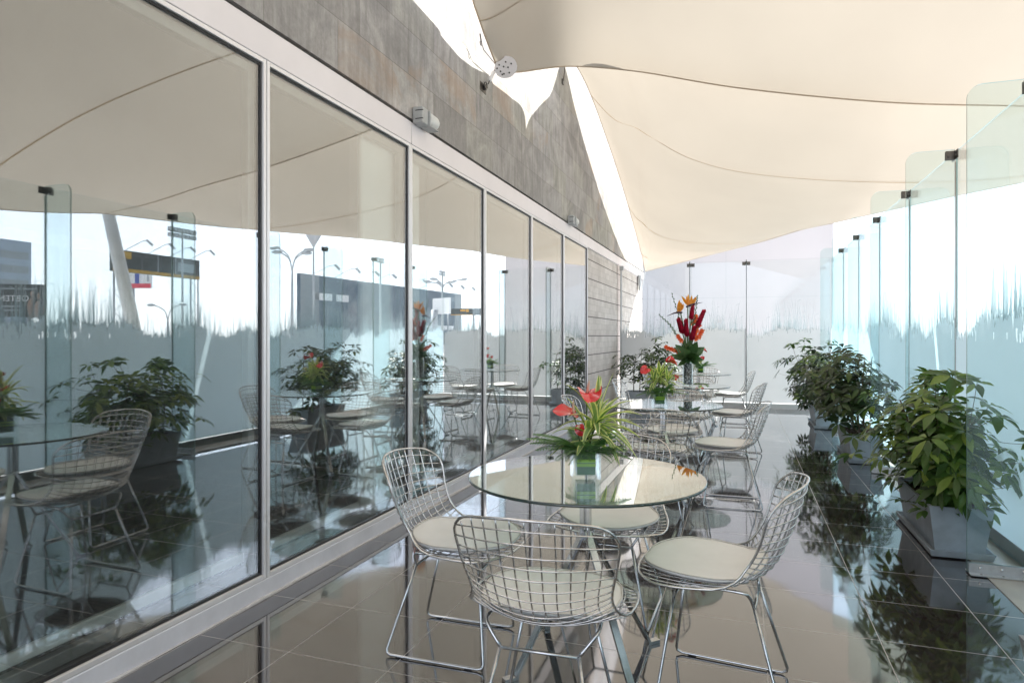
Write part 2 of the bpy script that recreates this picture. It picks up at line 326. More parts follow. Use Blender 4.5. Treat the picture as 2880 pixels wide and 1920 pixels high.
# ------------------------------------------------------------------ mesh builder
class MB:
    def __init__(s): s.v = []; s.f = []; s.m = []
    def add(s, vs, fs, mi=0):
        o = len(s.v); s.v += [tuple(x) for x in vs]
        s.f += [tuple(i+o for i in f) for f in fs]; s.m += [mi]*len(fs)
    def box(s, x0, x1, y0, y1, z0, z1, mi=0, bev=0.0):
        if bev > 0:
            b = min(bev, (x1-x0)/2.01, (y1-y0)/2.01, (z1-z0)/2.01)
            # chamfered box: 24 verts
            vs = []; idx = {}
            for sx in (0, 1):
                for sy in (0, 1):
                    for sz in (0, 1):
                        X = (x0, x1)[sx]; Y = (y0, y1)[sy]; Z = (z0, z1)[sz]
                        dx = b*(1-2*sx); dy = b*(1-2*sy); dz = b*(1-2*sz)
                        idx[(sx, sy, sz)] = len(vs)
                        vs += [(X, Y+dy, Z+dz), (X+dx, Y, Z+dz), (X+dx, Y+dy, Z)]
            q = []
            def g(a, b_, c, k): return idx[(a, b_, c)]+k
            for sx in (0, 1):
                l = [g(sx, 0, 0, 0), g(sx, 1, 0, 0), g(sx, 1, 1, 0), g(sx, 0, 1, 0)]; q.append(l if sx else l[::-1])
            for sy in (0, 1):
                l = [g(0, sy, 0, 1), g(0, sy, 1, 1), g(1, sy, 1, 1), g(1, sy, 0, 1)]; q.append(l if sy else l[::-1])
            for sz in (0, 1):
                l = [g(0, 0, sz, 2), g(1, 0, sz, 2), g(1, 1, sz, 2), g(0, 1, sz, 2)]; q.append(l if sz else l[::-1])
            for sx in (0, 1):
                for sy in (0, 1):
                    l = [g(sx, sy, 0, 0), g(sx, sy, 1, 0), g(sx, sy, 1, 1), g(sx, sy, 0, 1)]; q.append(l if (sx+sy) % 2 else l[::-1])
                for sz in (0, 1):
                    l = [g(sx, 0, sz, 0), g(sx, 1, sz, 0), g(sx, 1, sz, 2), g(sx, 0, sz, 2)]; q.append(l if (sx+sz) % 2 == 0 else l[::-1])
            for sy in (0, 1):
                for sz in (0, 1):
                    l = [g(0, sy, sz, 1), g(1, sy, sz, 1), g(1, sy, sz, 2), g(0, sy, sz, 2)]; q.append(l if (sy+sz) % 2 else l[::-1])
            for k in idx:
                i = idx[k]; q.append([i, i+1, i+2] if sum(k) % 2 else [i+2, i+1, i])
            s.add(vs, q, mi); return
        vs = [(x0, y0, z0), (x1, y0, z0), (x1, y1, z0), (x0, y1, z0), (x0, y0, z1), (x1, y0, z1), (x1, y1, z1), (x0, y1, z1)]
        s.add(vs, [(0, 3, 2, 1), (4, 5, 6, 7), (0, 1, 5, 4), (1, 2, 6, 5), (2, 3, 7, 6), (3, 0, 4, 7)], mi)
    def tube(s, pts, r, n=8, mi=0, closed=False, caps=True):
        pts = [Vector(p) for p in pts]; k = len(pts)
        if k < 2: return
        rad = r if isinstance(r, (list, tuple)) else [r]*k
        def tan(i):
            if closed: return (pts[(i+1) % k]-pts[i-1]).normalized()
            if i == 0: return (pts[1]-pts[0]).normalized()
            if i == k-1: return (pts[-1]-pts[-2]).normalized()
            a = (pts[i+1]-pts[i]).normalized()+(pts[i]-pts[i-1]).normalized()
            return a.normalized() if a.length > 1e-6 else (pts[i+1]-pts[i]).normalized()
        t = tan(0); u = t.orthogonal().normalized(); rings = []; vs = []
        for i in range(k):
            t = tan(i); u = (u-t*u.dot(t))
            u = u.normalized() if u.length > 1e-6 else t.orthogonal().normalized()
            w = t.cross(u)
            for j in range(n):
                a = 2*PI*j/n; vs.append(pts[i]+(u*math.cos(a)+w*math.sin(a))*rad[i])
        fs = []
        for i in range(k if closed else k-1):
            a = i*n; b = ((i+1) % k)*n
            for j in range(n): fs.append((a+j, a+(j+1) % n, b+(j+1) % n, b+j))
        if not closed and caps:
            fs.append(tuple(range(n))[::-1]); fs.append(tuple((k-1)*n+j for j in range(n)))
        s.add(vs, fs, mi)
    def bar(s, a, b, wdt, thk, up=(0, 0, 1), mi=0):       # rectangular bar
        a = Vector(a); b = Vector(b); t = (b-a).normalized(); sd = t.cross(Vector(up))
        sd = sd.normalized() if sd.length > 1e-4 else t.orthogonal().normalized()
        nn = sd.cross(t)
        vs = []
        for p in (a, b):
            for q, r_ in ((-1, -1), (1, -1), (1, 1), (-1, 1)): vs.append(p+sd*q*wdt/2+nn*r_*thk/2)
        s.add(vs, [(3, 2, 1, 0), (4, 5, 6, 7), (0, 1, 5, 4), (1, 2, 6, 5), (2, 3, 7, 6), (3, 0, 4, 7)], mi)
    def lathe(s, prof, n=24, c=(0, 0, 0), mi=0, caps=True):
        vs = []; fs = []
        for (r, z) in prof:
            for j in range(n):
                a = 2*PI*j/n; vs.append((c[0]+r*math.cos(a), c[1]+r*math.sin(a), c[2]+z))
        for i in range(len(prof)-1):
            for j in range(n): fs.append((i*n+j, i*n+(j+1) % n, (i+1)*n+(j+1) % n, (i+1)*n+j))
        if caps:
            fs.append(tuple(range(n))[::-1]); fs.append(tuple((len(prof)-1)*n+j for j in range(n)))
        s.add(vs, fs, mi)
    def grid(s, P, mi=0, flip=False):
        r = len(P); c = len(P[0]); vs = [p for row in P for p in row]; fs = []
        for i in range(r-1):
            for j in range(c-1):
                q = (i*c+j, i*c+j+1, (i+1)*c+j+1, (i+1)*c+j); fs.append(q[::-1] if flip else q)
        s.add(vs, fs, mi)
    def build(s, name, mats, parent=None, smooth=False, loc=None, rot=None):
        me = bpy.data.meshes.new(name); me.from_pydata(s.v, [], s.f); me.update()
        for m in (mats if isinstance(mats, (list, tuple)) else [mats]): me.materials.append(m)
        me.polygons.foreach_set('material_index', s.m)
        if smooth: me.polygons.foreach_set('use_smooth', [True]*len(s.f))
        o = bpy.data.objects.new(name, me); COL.objects.link(o)
        if parent is not None: o.parent = parent
        if loc is not None: o.location = loc
        if rot is not None: o.rotation_euler = rot
        return o

def empty(name, loc=(0, 0, 0), rz=0.0, label=None, cat=None, group=None):
    o = bpy.data.objects.new(name, None); COL.objects.link(o); o.empty_display_size = 0.1
    o.location = loc; o.rotation_euler = (0, 0, rz)
    tag(o, label, cat, group); return o
def tag(o, label=None, cat=None, group=None, kind=None):
    if label: o['label'] = label
    if cat: o['category'] = cat
    if group: o['group'] = group
    if kind: o['kind'] = kind
    return o
KIDS = {}
def copy_tree(o, parent=None):
    c = o.copy(); COL.objects.link(c); c.parent = parent
    for ch in list(o.children): copy_tree(ch, c)
    return c
def text_mesh(txt, size, name, m, parent, M4, bold=0.0):
    cu = bpy.data.curves.new('txt', 'FONT'); cu.body = txt; cu.size = size; cu.extrude = 0.01; cu.offset = bold
    ob = bpy.data.objects.new('txt', cu); COL.objects.link(ob)
    bpy.context.view_layer.update()
    dg = bpy.context.evaluated_depsgraph_get()
    me = bpy.data.meshes.new_from_object(ob.evaluated_get(dg)); me.transform(M4)
    bpy.data.objects.remove(ob); me.materials.clear(); me.materials.append(m)
    o = bpy.data.objects.new(name, me); COL.objects.link(o); o.parent = parent; return o
def interp(xs, ys, x):
    if x <= xs[0]: return ys[0]
    for i in range(len(xs)-1):
        if x <= xs[i+1]:
            t = (x-xs[i])/(xs[i+1]-xs[i]); return ys[i]*(1-t)+ys[i+1]*t
    return ys[-1]
def crom(pts, t):       # Catmull-Rom through a list of vectors, t in 0..1
    pts = [Vector(p) for p in pts]; n = len(pts)-1; x = min(max(t, 0), 1)*n; i = min(int(x), n-1); f = x-i
    p0 = pts[i-1] if i > 0 else pts[0]*2-pts[1]; p1 = pts[i]; p2 = pts[i+1]; p3 = pts[i+2] if i+2 <= n else pts[n]*2-pts[n-1]
    return 0.5*((2*p1)+(p2-p0)*f+(2*p0-5*p1+4*p2-p3)*f*f+(3*p1-p0-3*p2+p3)*f**3)
def smooth_path(pts, n): return [crom(pts, i/(n-1)) for i in range(n)]

# ================================================================== SETTING
mb = MB(); mb.box(XW+0.002, 1.212, -4, YB-0.002, -0.1, 0); o = mb.build('terrace_floor', M_floor); tag(o, kind='structure')
mb = MB(); mb.box(1.2125, 1.62, -4, YB-0.05, -0.1, 0.004); o = mb.build('stone_edging', M_strip); tag(o, kind='structure')
mb = MB(); mb.box(-60, 400, -200, 400, -0.5, -0.12); o = mb.build('ground', M_asphalt); tag(o, kind='structure')
for f_ in ():
    pass

# ------------------------------------------------------------------ the building with its windows
bld = empty('cafe_building', (XW, 6, 0), 0, 'long building with slate cladding above a row of tall aluminium-framed windows', 'building')
BO = Vector((XW, 6, 0))
def bpart(mb, name, m, parent=None, smooth=False):
    mb.v = [(x-BO.x, y-BO.y, z-BO.z) for x, y, z in mb.v]
    return mb.build(name, m, parent or bld, smooth)
YE = 15.5
mb = MB(); mb.box(XW-0.25, XW+0.004, -6, YE, 2.775, 6.8); bpart(mb, 'slate_wall', M_slate)
mb = MB(); mb.box(XW-0.06, XW-0.02, -6, YE, 2.757, 2.775); bpart(mb, 'shadow_gap', M_grooves)
mb = MB(); ys = [-6, -1.35, 1.5, 4.045, 9.05, 11.9, YE]
for a, b in zip(ys[:-1], ys[1:]): mb.box(XW-0.05, XW, a+0.004, b-0.004, 2.602, 2.757, 0, 0.003)
bpart(mb, 'fascia_panel', M_fascia)
mb = MB(); mb.box(XW-0.05, XW-0.012, -6, YE, 2.603, 2.755); bpart(mb, 'fascia_backing', M_grooves)
mb = MB(); mb.box(XW-0.25, XW, -6, 9.62, -0.1, 0.088, 0, 0.004); bpart(mb, 'plinth', M_plinth)
mb = MB()
pts = [(XW+0.004+random.uniform(-.001, .002), -5+i*0.12, 0.003) for i in range(int((9.6+5)/0.12))]
mb.tube(pts, [0.007+random.uniform(-.003, .004) for _ in pts], 6); bpart(mb, 'sealant_bead', M_caulk, smooth=True)
mb = MB(); mb.box(XW-0.25, XW-0.03, 9.62, YE, -0.1, 2.602); bpart(mb, 'limestone_wall', M_lime)
mull = [-5.70, -4.32, -2.94, -1.56, -0.18, 1.20, 2.58, 4.04, 5.44, 6.83, 8.20, 9.58]
for i, (a, b) in enumerate(zip(mull[:-1], mull[1:])):
    z0, z1 = 0.090, 2.600; fw = 0.022
    mb = MB()
    mb.box(XW-0.10, XW-0.001, a+0.003, a+fw, z0, z1, 0, 0.002); mb.box(XW-0.10, XW-0.001, b-fw, b-0.003, z0, z1, 0, 0.002)
    mb.box(XW-0.10, XW-0.0012, a+fw, b-fw, z1-fw, z1, 0, 0.002); mb.box(XW-0.10, XW-0.0012, a+fw, b-fw, z0, z0+fw, 0, 0.002)
    w = bpart(mb, 'window_frame', M_white_alu)
    mb = MB(); g = 0.012; a2 = a+fw; b2 = b-fw; zz0 = z0+fw; zz1 = z1-fw
    for (ya, yb, za, zb) in ((a2, a2+g, zz0, zz1), (b2-g, b2, zz0, zz1), (a2+g, b2-g, zz1-g, zz1), (a2+g, b2-g, zz0, zz0+g)):
        mb.box(XW-0.09, XW-0.014, ya, yb, za, zb)
    mb.v = [(x-BO.x, y-BO.y, z-BO.z) for x, y, z in mb.v]; mb.build('gasket', M_gasket, w)
    mb = MB(); s = 0.045
    for (ya, yb, za, zb) in ((a2+g, a2+g+s, zz0+g, zz1-g), (b2-g-s, b2-g, zz0+g, zz1-g), (a2+g+s, b2-g-s, zz1-g-s, zz1-g), (a2+g+s, b2-g-s, zz0+g, zz0+g+s)):
        mb.box(XW-0.085, XW-0.045, ya, yb, za, zb, 0, 0.003)
    mb.v = [(x-BO.x, y-BO.y, z-BO.z) for x, y, z in mb.v]; mb.build('sash', M_innerframe, w)
    mb = MB(); mb.box(XW-0.026, XW-0.020, a2+0.001, b2-0.001, zz0+0.001, zz1-0.001)
    mb.v = [(x-BO.x, y-BO.y, z-BO.z) for x, y, z in mb.v]; mb.build('outer_pane', M_winglass, w)
    mb = MB(); k = random.uniform(-0.002, 0.002)
    mb.add([(XW-0.0555, a2+g, zz0+g), (XW-0.0555+k, b2-g, zz0+g), (XW-0.0555+k, b2-g, zz1-g), (XW-0.0555, a2+g, zz1-g)], [(0, 1, 2, 3)])
    mb.v = [(x-BO.x, y-BO.y, z-BO.z) for x, y, z in mb.v]; mb.build('inner_pane', M_winglass2, w)
# interior
mb = MB(); mb.box(-8, XW-0.26, -6, 9.6, -0.1, 0.02); bpart(mb, 'room_floor', M_roomf)
mb = MB(); mb.box(-8, XW-0.10, -6, 9.6, 2.66, 2.74); bpart(mb, 'room_ceiling', M_room)
mb = MB(); mb.box(-8.1, -8, -6, 9.6, 0, 2.7); mb.box(-8, XW-0.26, -6.1, -6, 0, 2.7); mb.box(-8, XW-0.26, 9.6, 9.7, 0, 2.7); bpart(mb, 'room_wall', M_room)
mb = MB(); mb.box(-3.05, -2.275, 3.58, 4.37, 0.02, 2.66, 0, 0.01); bpart(mb, 'column', M_col)
for y in (2.62, 5.46, 6.85, 8.22):
    mb = MB(); mb.box(-2.34, -2.265, y-0.03, y+0.075, 0.09, 2.655, 0, 0.004); bpart(mb, 'inner_post', M_col)

# roller blinds hanging inside
for i, (a, b, zb, txt) in enumerate((
        (-4.2, -0.3, 0.215, 'dark screen blind hanging inside the windows beside the camera'),
        (-0.25, 1.18, 0.215, 'dark screen blind hanging inside the window before the nearest visible pane'),
        (1.24, 2.56, 0.215, 'dark screen blind with pale hem bar inside the largest nearest window'),
        (2.70, 3.50, 0.215, 'dark screen blind with pale hem bar inside the second window, left of the white column'),
        (4.44, 5.38, 0.215, 'dark screen blind with pale hem bar inside the third window, right of the white column'),
        (5.58, 6.78, 0.215, 'dark screen blind with pale hem bar inside the fourth window'),
        (6.98, 8.15, 0.215, 'dark screen blind with pale hem bar inside the fifth window'),
        (8.35, 9.50, 0.215, 'dark screen blind inside the farthest window, beside the limestone wall'))):
    e = empty('roller_blind', (-2.255, (a+b)/2, 2.6), 0, txt, 'blind', 'roller blinds inside the windows')
    mb = MB(); h = (b-a)/2; mb.box(-0.0015, 0.0015, -h, h, zb-2.58, 0); mb.build('screen', M_blind, e)
    mb = MB(); mb.box(-0.012, 0.014, -h, h, zb-2.632, zb-2.585, 0, 0.005); mb.build('hem_bar', M_hembar, e)
    mb = MB(); mb.tube([(0, -h, 0.02), (0, h, 0.02)], 0.03, 12); mb.build('roller', M_hembar, e, True)
# pull chain near the column
e = empty('blind_chain', (-2.30, 4.72, 1.3), 0, 'thin white bead chain looped down inside the third window beside the white column', 'chain')
mb = MB()
P = [(0, 0.018, 1.25), (0, 0.018, 0), (0, 0.018, -0.32), (0, 0.012, -0.36), (0, 0, -0.375), (0, -0.012, -0.36), (0, -0.018, -0.32), (0, -0.018, 0), (0, -0.018, 1.25)]
mb.tube(P, 0.003, 6); mb.build('bead_loop', M_hembar, e, True)

# wall lights
def wall_lamp(y, label):
    e = empty('wall_lamp', (XW, y, 2.80), 0, label, 'wall light', 'wall lights on the slate cladding')
    mb = MB(); mb.box(0.006, 0.085, -0.055, 0.035, -0.055, 0.06, 0, 0.006); mb.build('housing', M_lamp, e)
    for z_ in (-0.025, 0.033): mb = MB(); mb.box(0.03, 0.0865, -0.057, -0.045, z_-.003, z_+.003); mb.build('vent_slot', M_gasket, e)
    mb = MB(); mb.box(0.02, 0.10, 0.035, 0.17, -0.058, -0.052); mb.box(0.02, 0.10, 0.035, 0.041, -0.052, 0.05, 0); mb.build('bracket', M_lamp, e)
    mb = MB(); ps = [(0.058, 0.0415, 0.004), (0.058, 0.046, 0.004), (0.058, 0.16, 0.002), (0.058, 0.178, 0.001), (0.058, 0.184, 0)]
    mb.tube(ps, [0.045, 0.052, 0.052, 0.046, 0.03], 24); mb.build('opal_tube', M_lampg, e, True)
    return e
wall_lamp(4.10, 'grey wall light with opal tube on the slate wall, the larger nearer one')
wall_lamp(8.40, 'small grey wall light with opal tube farther along the slate wall')

# ------------------------------------------------------------------ glass screens
def frost_mesh(w, z0=0.10, ztop=1.36):
    """frosted film with a fringe of grass blades; local: width along +x, z up, thickness -y"""
    mb = MB()
    # ragged top edge of the solid part
    n = int(w/0.006); top = []
    ph = random.uniform(0, 6)
    for i in range(n+1):
        x = w*i/n
        top.append(ztop+0.06*math.sin(x*4.1+ph)+0.035*math.sin(x*9.7+ph*2)+random.gauss(0, 0.022)-(0.09*random.random() if random.random() < 0.12 else 0))
    # body with slit-shaped clear gaps near the top
    mb.add([(0, 0, z0), (w, 0, z0), (w, 0, 1.22), (0, 0, 1.22)], [(0, 1, 2, 3)])
    for i in range(n):
        x0 = w*i/n; x1 = w*(i+1)/n
        if random.random() < 0.045:
            zz = random.uniform(1.23, 1.27); z2 = zz+random.uniform(.03, .07)
            mb.add([(x0, 0, 1.22), (x1, 0, 1.22), (x1, 0, zz), ((x0+x1)/2, 0, zz-0.01), (x0, 0, zz)], [(0, 1, 2, 3, 4)])
            if z2 < min(top[i], top[i+1]):
                mb.add([(x0, 0, z2), (x1, 0, z2), (x1, 0, top[i+1]), (x0, 0, top[i])], [(0, 1, 2, 3)])
        else:
            mb.add([(x0, 0, 1.22), (x1, 0, 1.22), (x1, 0, max(1.23, top[i+1])), (x0, 0, max(1.23, top[i]))], [(0, 1, 2, 3)])
    clump = [(random.uniform(0, w), random.uniform(0.08, 0.28), random.uniform(0.06, 0.2)) for _ in range(5)]
    for k in range(int(150*w)):
        if random.random() < 0.6:
            cx, sd, am = random.choice(clump); x = random.gauss(cx, sd); h = abs(random.gauss(am+0.08, 0.13))+0.04
        else: x = random.uniform(0, w); h = abs(random.gauss(0.08, 0.10))+0.03
        if not 0.01 < x < w-0.01: continue
        h = min(h, 0.55)
        lean = random.gauss(0, 0.045)*h*2; wd = random.uniform(0.0022, 0.006); y = -random.uniform(0.0003, 0.0022)
        zb = top[min(n, int(x/w*n))]-0.012; segs = 4; pl = []; pr = []
        for q in range(segs+1):
            t = q/segs; xx = x+lean*t*t; ww = wd*(1-t**1.3)+0.0005; xx = min(max(xx, 0.003), w-0.003)
            pl.append((xx-ww, y, zb+(h+0.02)*t)); pr.append((xx+ww, y, zb+(h+0.02)*t))
        mb.grid([pl, pr], 1)
        if random.random() < 0.07 and h > 0.1:     # a bent tip
            d = random.choice((-1, 1)); xx = min(max(x, 0.08), w-0.08); zt = zb+h*random.uniform(.7, 1)
            P = [Vector((xx, y, zt)), Vector((xx+d*.012, y, zt+.03)), Vector((xx+d*.035, y, zt+.045)), Vector((xx+d*.06, y, zt+.05))]
            mb.grid([[p+Vector((0, 0, -.003)) for p in P], [p+Vector((0, 0, .003)) for p in P]], 1)
    return mb

def glass_plate(mb_f, mb_e, pts, th, axis):
    """extrude outline pts (2D list) as plate; faces -> mb_f, rim -> mb_e; axis 'x' normal along x (pts are y,z) or 'y' (pts are x,z)"""
    n = len(pts)
    def P(p, d): return (d, p[0], p[1]) if axis == 'x' else (p[0], d, p[1])
    f = [P(p, -th/2) for p in pts]; b = [P(p, th/2) for p in pts]
    mb_f.add(f, [tuple(range(n))]); mb_f.add(b, [tuple(range(n))[::-1]])
    for i in range(n):
        j = (i+1) % n; mb_e.add([f[i], f[j], b[j], b[i]], [(0, 1, 2, 3)])

ZT = 2.595
def rounded_fin(w, z0, z1, r):
    pts = [(0, z0), (w, z0), (w, z1), (r, z1)]
    for k in range(1, 9):
        a = PI/2+PI/2*k/8; pts.append((r+r*math.cos(a), z1-r+r*math.sin(a)))
    return pts

def screen(name, label, origin, rz, stations, fins, sgn_fin):
    """local x along the screen, fins point to local -y (inside)"""
    e = empty(name, origin, rz, label, 'glass screen', 'glass wind screens round the terrace')
    for a, b in zip(stations[:-1], stations[1:]):
        w = b-a; f = MB(); ed = MB()
        glass_plate(f, ed, [(0.006, 0.01), (w-0.006, 0.01), (w-0.006, ZT-0.012), (0.006, ZT-0.012)], 0.010, 'y')
        pn = f.build('glass_panel', M_clear, e, loc=(a, 0, 0)); ed.build('panel_edge', M_edge, pn)
        fm = frost_mesh(w-0.016); fr = fm.build('frosted_grass_film', [M_frost, M_blade] if rz else [M_frost_backlit, M_blade_backlit], pn, loc=(0.008, -0.0075, 0))
    for s in fins:
        f = MB(); ed = MB()
        glass_plate(f, ed, [(-q[0] if False else q[0], q[1]) for q in rounded_fin(0.305, 0.012, ZT, 0.075)], 0.012, 'x')
        # plate lies in plane x = const, runs from y=-0.31 (inside) to y=-0.006
        f.v = [(x, y-0.318, z) for x, y, z in f.v]; ed.v = [(x, y-0.318, z) for x, y, z in ed.v]
        fn = f.build('glass_fin', M_fin, e, loc=(s, 0, 0)); ed.build('fin_edge', M_edge if rz else M_tedge, fn)
        br = MB()
        for d in (-1, 1):
            x0, x1 = sorted((d*0.0075, d*0.0135)); br.box(x0, x1, -0.312, -0.02, 0.006, 0.060)
            x0, x1 = sorted((d*0.0138, d*0.048)); br.box(x0, x1, -0.312, -0.02, 0.006, 0.012)
        b_ = br.build('floor_bracket', M_brack, fn)
        bt = MB()
        for d in (-1, 1):
            for yy in (-0.262, -0.165, -0.07):
                bt.tube([(d*0.0135, yy, 0.040), (d*0.017, yy, 0.040), (d*0.0195, yy, 0.040)], [0.0085, 0.0075, 0.003], 12)
                bt.tube([(d*0.034, yy, 0.012), (d*0.034, yy, 0.016)], [0.006, 0.005], 10)
        bt.build('bolt', M_bolt, b_, True)
        cl = MB()
        cl.box(-0.068, 0.068, -0.0135, -0.0065, ZT-0.075, ZT-0.012, 0, 0.001)
        cl.box(-0.0135, -0.0065, -0.070, -0.0138, ZT-0.075, ZT-0.012, 0, 0.001); cl.box(0.0065, 0.0135, -0.070, -0.0138, ZT-0.075, ZT-0.012, 0, 0.001)
        cl.tube([(-0.024, -0.05, ZT-0.05), (0.024, -0.05, ZT-0.05)], 0.009, 10)
        cl.tube([(0.05, -0.0135, ZT-0.05), (0.05, -0.022, ZT-0.05)], 0.009, 10); cl.tube([(-0.05, -0.0135, ZT-0.05), (-0.05, -0.022, ZT-0.05)], 0.009, 10)
        cl.build('corner_clamp', M_clamp, fn)
        jn = MB(); jn.box(-0.0058, 0.0058, -0.0075, 0.0058, 0.02, ZT-0.09); jn.build('silicone_joint', M_gasket, fn)
    return e
# right-hand screen: local x -> world -y direction? rotate so that inside (-y local) is world -x
st = [-3.94+1.3655*k for k in range(0, 13)]      # world Y of joints: ... 4.06 ... 12.24
offs = [4.068+1.362*k for k in range(-5, 7)]
stat = [-4.0]+offs
# local x = -world y  (rz=-90deg): world = (x*0 + y*1, -x) -> local -y -> world -x
rs = screen('glass_screen', 'long row of clear panels with frosted grass pattern along the planters on the right', (XF, YB, 0), -PI/2,
            sorted([YB-s for s in stat]), sorted([YB-s for s in offs[:-1]]), -1)
mb = MB(); mb.box(0.02, YB+4.0, 0.009, 0.05, 0.008, 0.082, 0, 0.003); mb.build('base_kerb', M_kerb, rs)
# back screen: local x = world x, inside = -y
bx = [XW+0.01, -0.866, 0.083, XF-0.02]
bs = screen('glass_screen', 'short frosted grass screen closing the far end behind the last table', (0, YB, 0), 0, bx, [-0.866, 0.083], -1)
mb = MB(); mb.box(XW+0.01, XF-0.03, -0.045, -0.010, 0.004, 0.088, 0, 0.003); mb.build('base_kerb', M_whitekerb, bs)
mb = MB(); mb.box(-2.145, -2.125, -0.03, 0.03, 0.1, 2.50, 0, 0.001); mb.box(-2.16, -2.09, -0.04, 0.04, 2.50, 2.585, 0, 0.002); mb.build('wall_channel', M_lamp, bs)

# ------------------------------------------------------------------ sails
def shadow_ok(): pass
# wall edge of the far sail: pixel on the edge and its offset from the wall
wall_edge = []
for (u, v, e_) in ((1592, 150, 0.05), (1625, 191, 0.12), (1660, 262, 0.19), (1700, 370, 0.24), (1750, 520, 0.28), (1790, 660, 0.26), (1806, 720, 0.20), (1815, 763, 0.09)):
    wall_edge.append(at_x(u, v, XW+e_))
TIP = wall_edge[-1]
Q = Vector((4.6, 7.15, 3.10))
out_edge = [Q, Vector((3.75, 8.2, 3.05))]
def plan_edge(u, v, A, B):       # point on pixel ray over plan segment A-B
    d = ray(u, v); ax, ay = A; bx_, by = B
    # w*d = A + t(B-A)
    det = d[0]*(-(by-ay))+(bx_-ax)*d[1]
    w = (ax*(-(by-ay))+(bx_-ax)*ay)/det
    return at_w(u, v, w)
PE = [((3.75, 8.2), (2.16, 10.3)), ((2.16, 10.3), (0.89, 11.6)), ((0.89, 11.6), (TIP.x, TIP.y))]
for (u, v, k) in ((2880, 512, 0), (2700, 548, 0), (2550, 580.6, 0), (2450, 603, 1), (2346, 626.5, 1), (2250, 647, 1), (2140, 680, 2), (1980, 721, 2), (1880, 747, 2)):
    out_edge.append(plan_edge(u, v, *PE[k]))
out_edge.append(TIP)
near2 = [wall_edge[0], Vector((-1.77, 7.82, 4.76)), Vector((-1.47, 7.44, 4.80)), Vector((-1.25, 7.12, 4.70)), Vector((-0.77, 7.17, 4.42)), Vector((0.03, 7.10, 4.07)), Vector((1.5, 6.81, 3.61)), Vector((3.0, 6.87, 3.27)), Q]

def coons(Fc, Nc, Ac, Bc, nu, nv, bump):
    """Fc(t) at s=0, Nc(t) at s=1, Ac(s) at t=0, Bc(s) at t=1"""
    P = []
    for i in range(nu+1):
        s = i/nu; row = []
        for j in range(nv+1):
            t = j/nv
            p = Fc(t)*(1-s)+Nc(t)*s+Ac(s)*(1-t)+Bc(s)*t
            p -= Ac(0)*(1-s)*(1-t)+Bc(0)*(1-s)*t+Ac(1)*s*(1-t)+Bc(1)*s*t
            p.z += bump(s, t)
            row.append(p)
        P.append(row)
    return P
def sail(name, label, P, hem_curves, seams, w_hem=0.055):
    e = empty(name, P[0][0], 0, label, 'shade sail', 'cream shade sails over the terrace')
    O = Vector(P[0][0])
    mb = MB(); mb.grid([[p-O for p in r] for r in P]); mb.build('fabric', M_sail, e, True)
    for c in hem_curves:
        mb = MB(); mb.tube([p-O for p in c], 0.008, 6); mb.build('hem_rope', M_hem, e, True)
    for c in seams:
        mb = MB(); lo = []; hi = []
        for i, p in enumerate(c):
            a = c[min(i+1, len(c)-1)]-c[max(i-1, 0)]
            n = Vector((-a.y, a.x, 0)).normalized()*0.010
            lo.append(p-O-n-Vector((0, 0, 0.007))); hi.append(p-O+n-Vector((0, 0, 0.007)))
        mb.grid([lo, hi]); mb.build('seam', M_seam, e, True)
    return e, O
NU, NV = 48, 60
Ac = lambda s: crom(wall_edge, s)
# outer edge parametrised to keep seams where the photograph has them
oe = smooth_path(out_edge, 200)
def Bc(s):
    x = interp([0, 0.30, 0.62, 0.84, 1.0], [0, 0.10, 0.66, 0.84, 1.0], s); i = x*199; k = min(int(i), 198); return oe[k]*(1-(i-k))+oe[k+1]*(i-k)
Fc = lambda t: crom(near2, t)
Nc = lambda t: TIP.copy()
bump2 = lambda s, t: -4*t*(1-t)*interp([0, 0.15, 0.3, 0.5, 0.65, 0.84, 1.0], [0.0, 0.40, 0.72, 0.60, 0.40, 0.14, 0], s)
P2 = coons(Fc, Nc, Ac, Bc, NU, NV, bump2)
seams2 = []
for s in (0.30, 0.62, 0.84):
    i = round(s*NU); seams2.append(P2[i])
hem2 = [[r[0] for r in P2], [r[-1] for r in P2], P2[0]]
sail2, _ = sail('shade_sail', 'farther cream shade sail narrowing to a tip low beside the end of the building', P2, hem2, seams2)

P1 = at_x(1397, 186, -2.10)
near1 = [P1, at_y(1450, 203, 5.83), at_y(1600, 187, 6.80), at_y(1790, 201, 7.0), at_y(2080, 248, 6.86), at_y(2488, 287.4, 6.66), at_y(2880, 299, 6.66), Vector((3.3, 6.8, 3.1)), Q]
A1 = [P1, at_x(1383, 150, -2.05), at_x(1362, 95, -2.0), at_x(1343, 40, -1.97), at_x(1330, 0, -1.95), at_x(1305, -90, -1.91), Vector((-1.80, 2.0, 4.15)), Vector((-1.9, 0, 4.25)), Vector((-2.1, -2.5, 4.6))]
A1n = 8
Q0 = Vector((4.9, -3.5, 2.9))
B1 = [Q, Vector((4.4, 5.6, 2.86)), Vector((4.2, 3.5, 2.72)), Vector((4.3, 0.5, 2.7)), Q0]
N1 = [A1[-1], Vector((0, -2.4, 4.1)), Vector((2.5, -2.8, 3.4)), Q0]
n1p = smooth_path(near1, 200)
def F1(t):
    # arc-length-ish: near the wall the points are dense
    acc = [0.0]
    for a, b in zip(n1p[:-1], n1p[1:]): acc.append(acc[-1]+(b-a).length)
    T = t*acc[-1]
    for k in range(199):
        if T <= acc[k+1]:
            q = (T-acc[k])/max(1e-9, acc[k+1]-acc[k]); return n1p[k]*(1-q)+n1p[k+1]*q
    return n1p[-1]
P1g = coons(F1, lambda t: crom(N1, t), lambda s: crom(A1, s), lambda s: crom(B1, s), NU, 90, lambda s, t: 16*s*(1-s)*t*(1-t)*0.85)
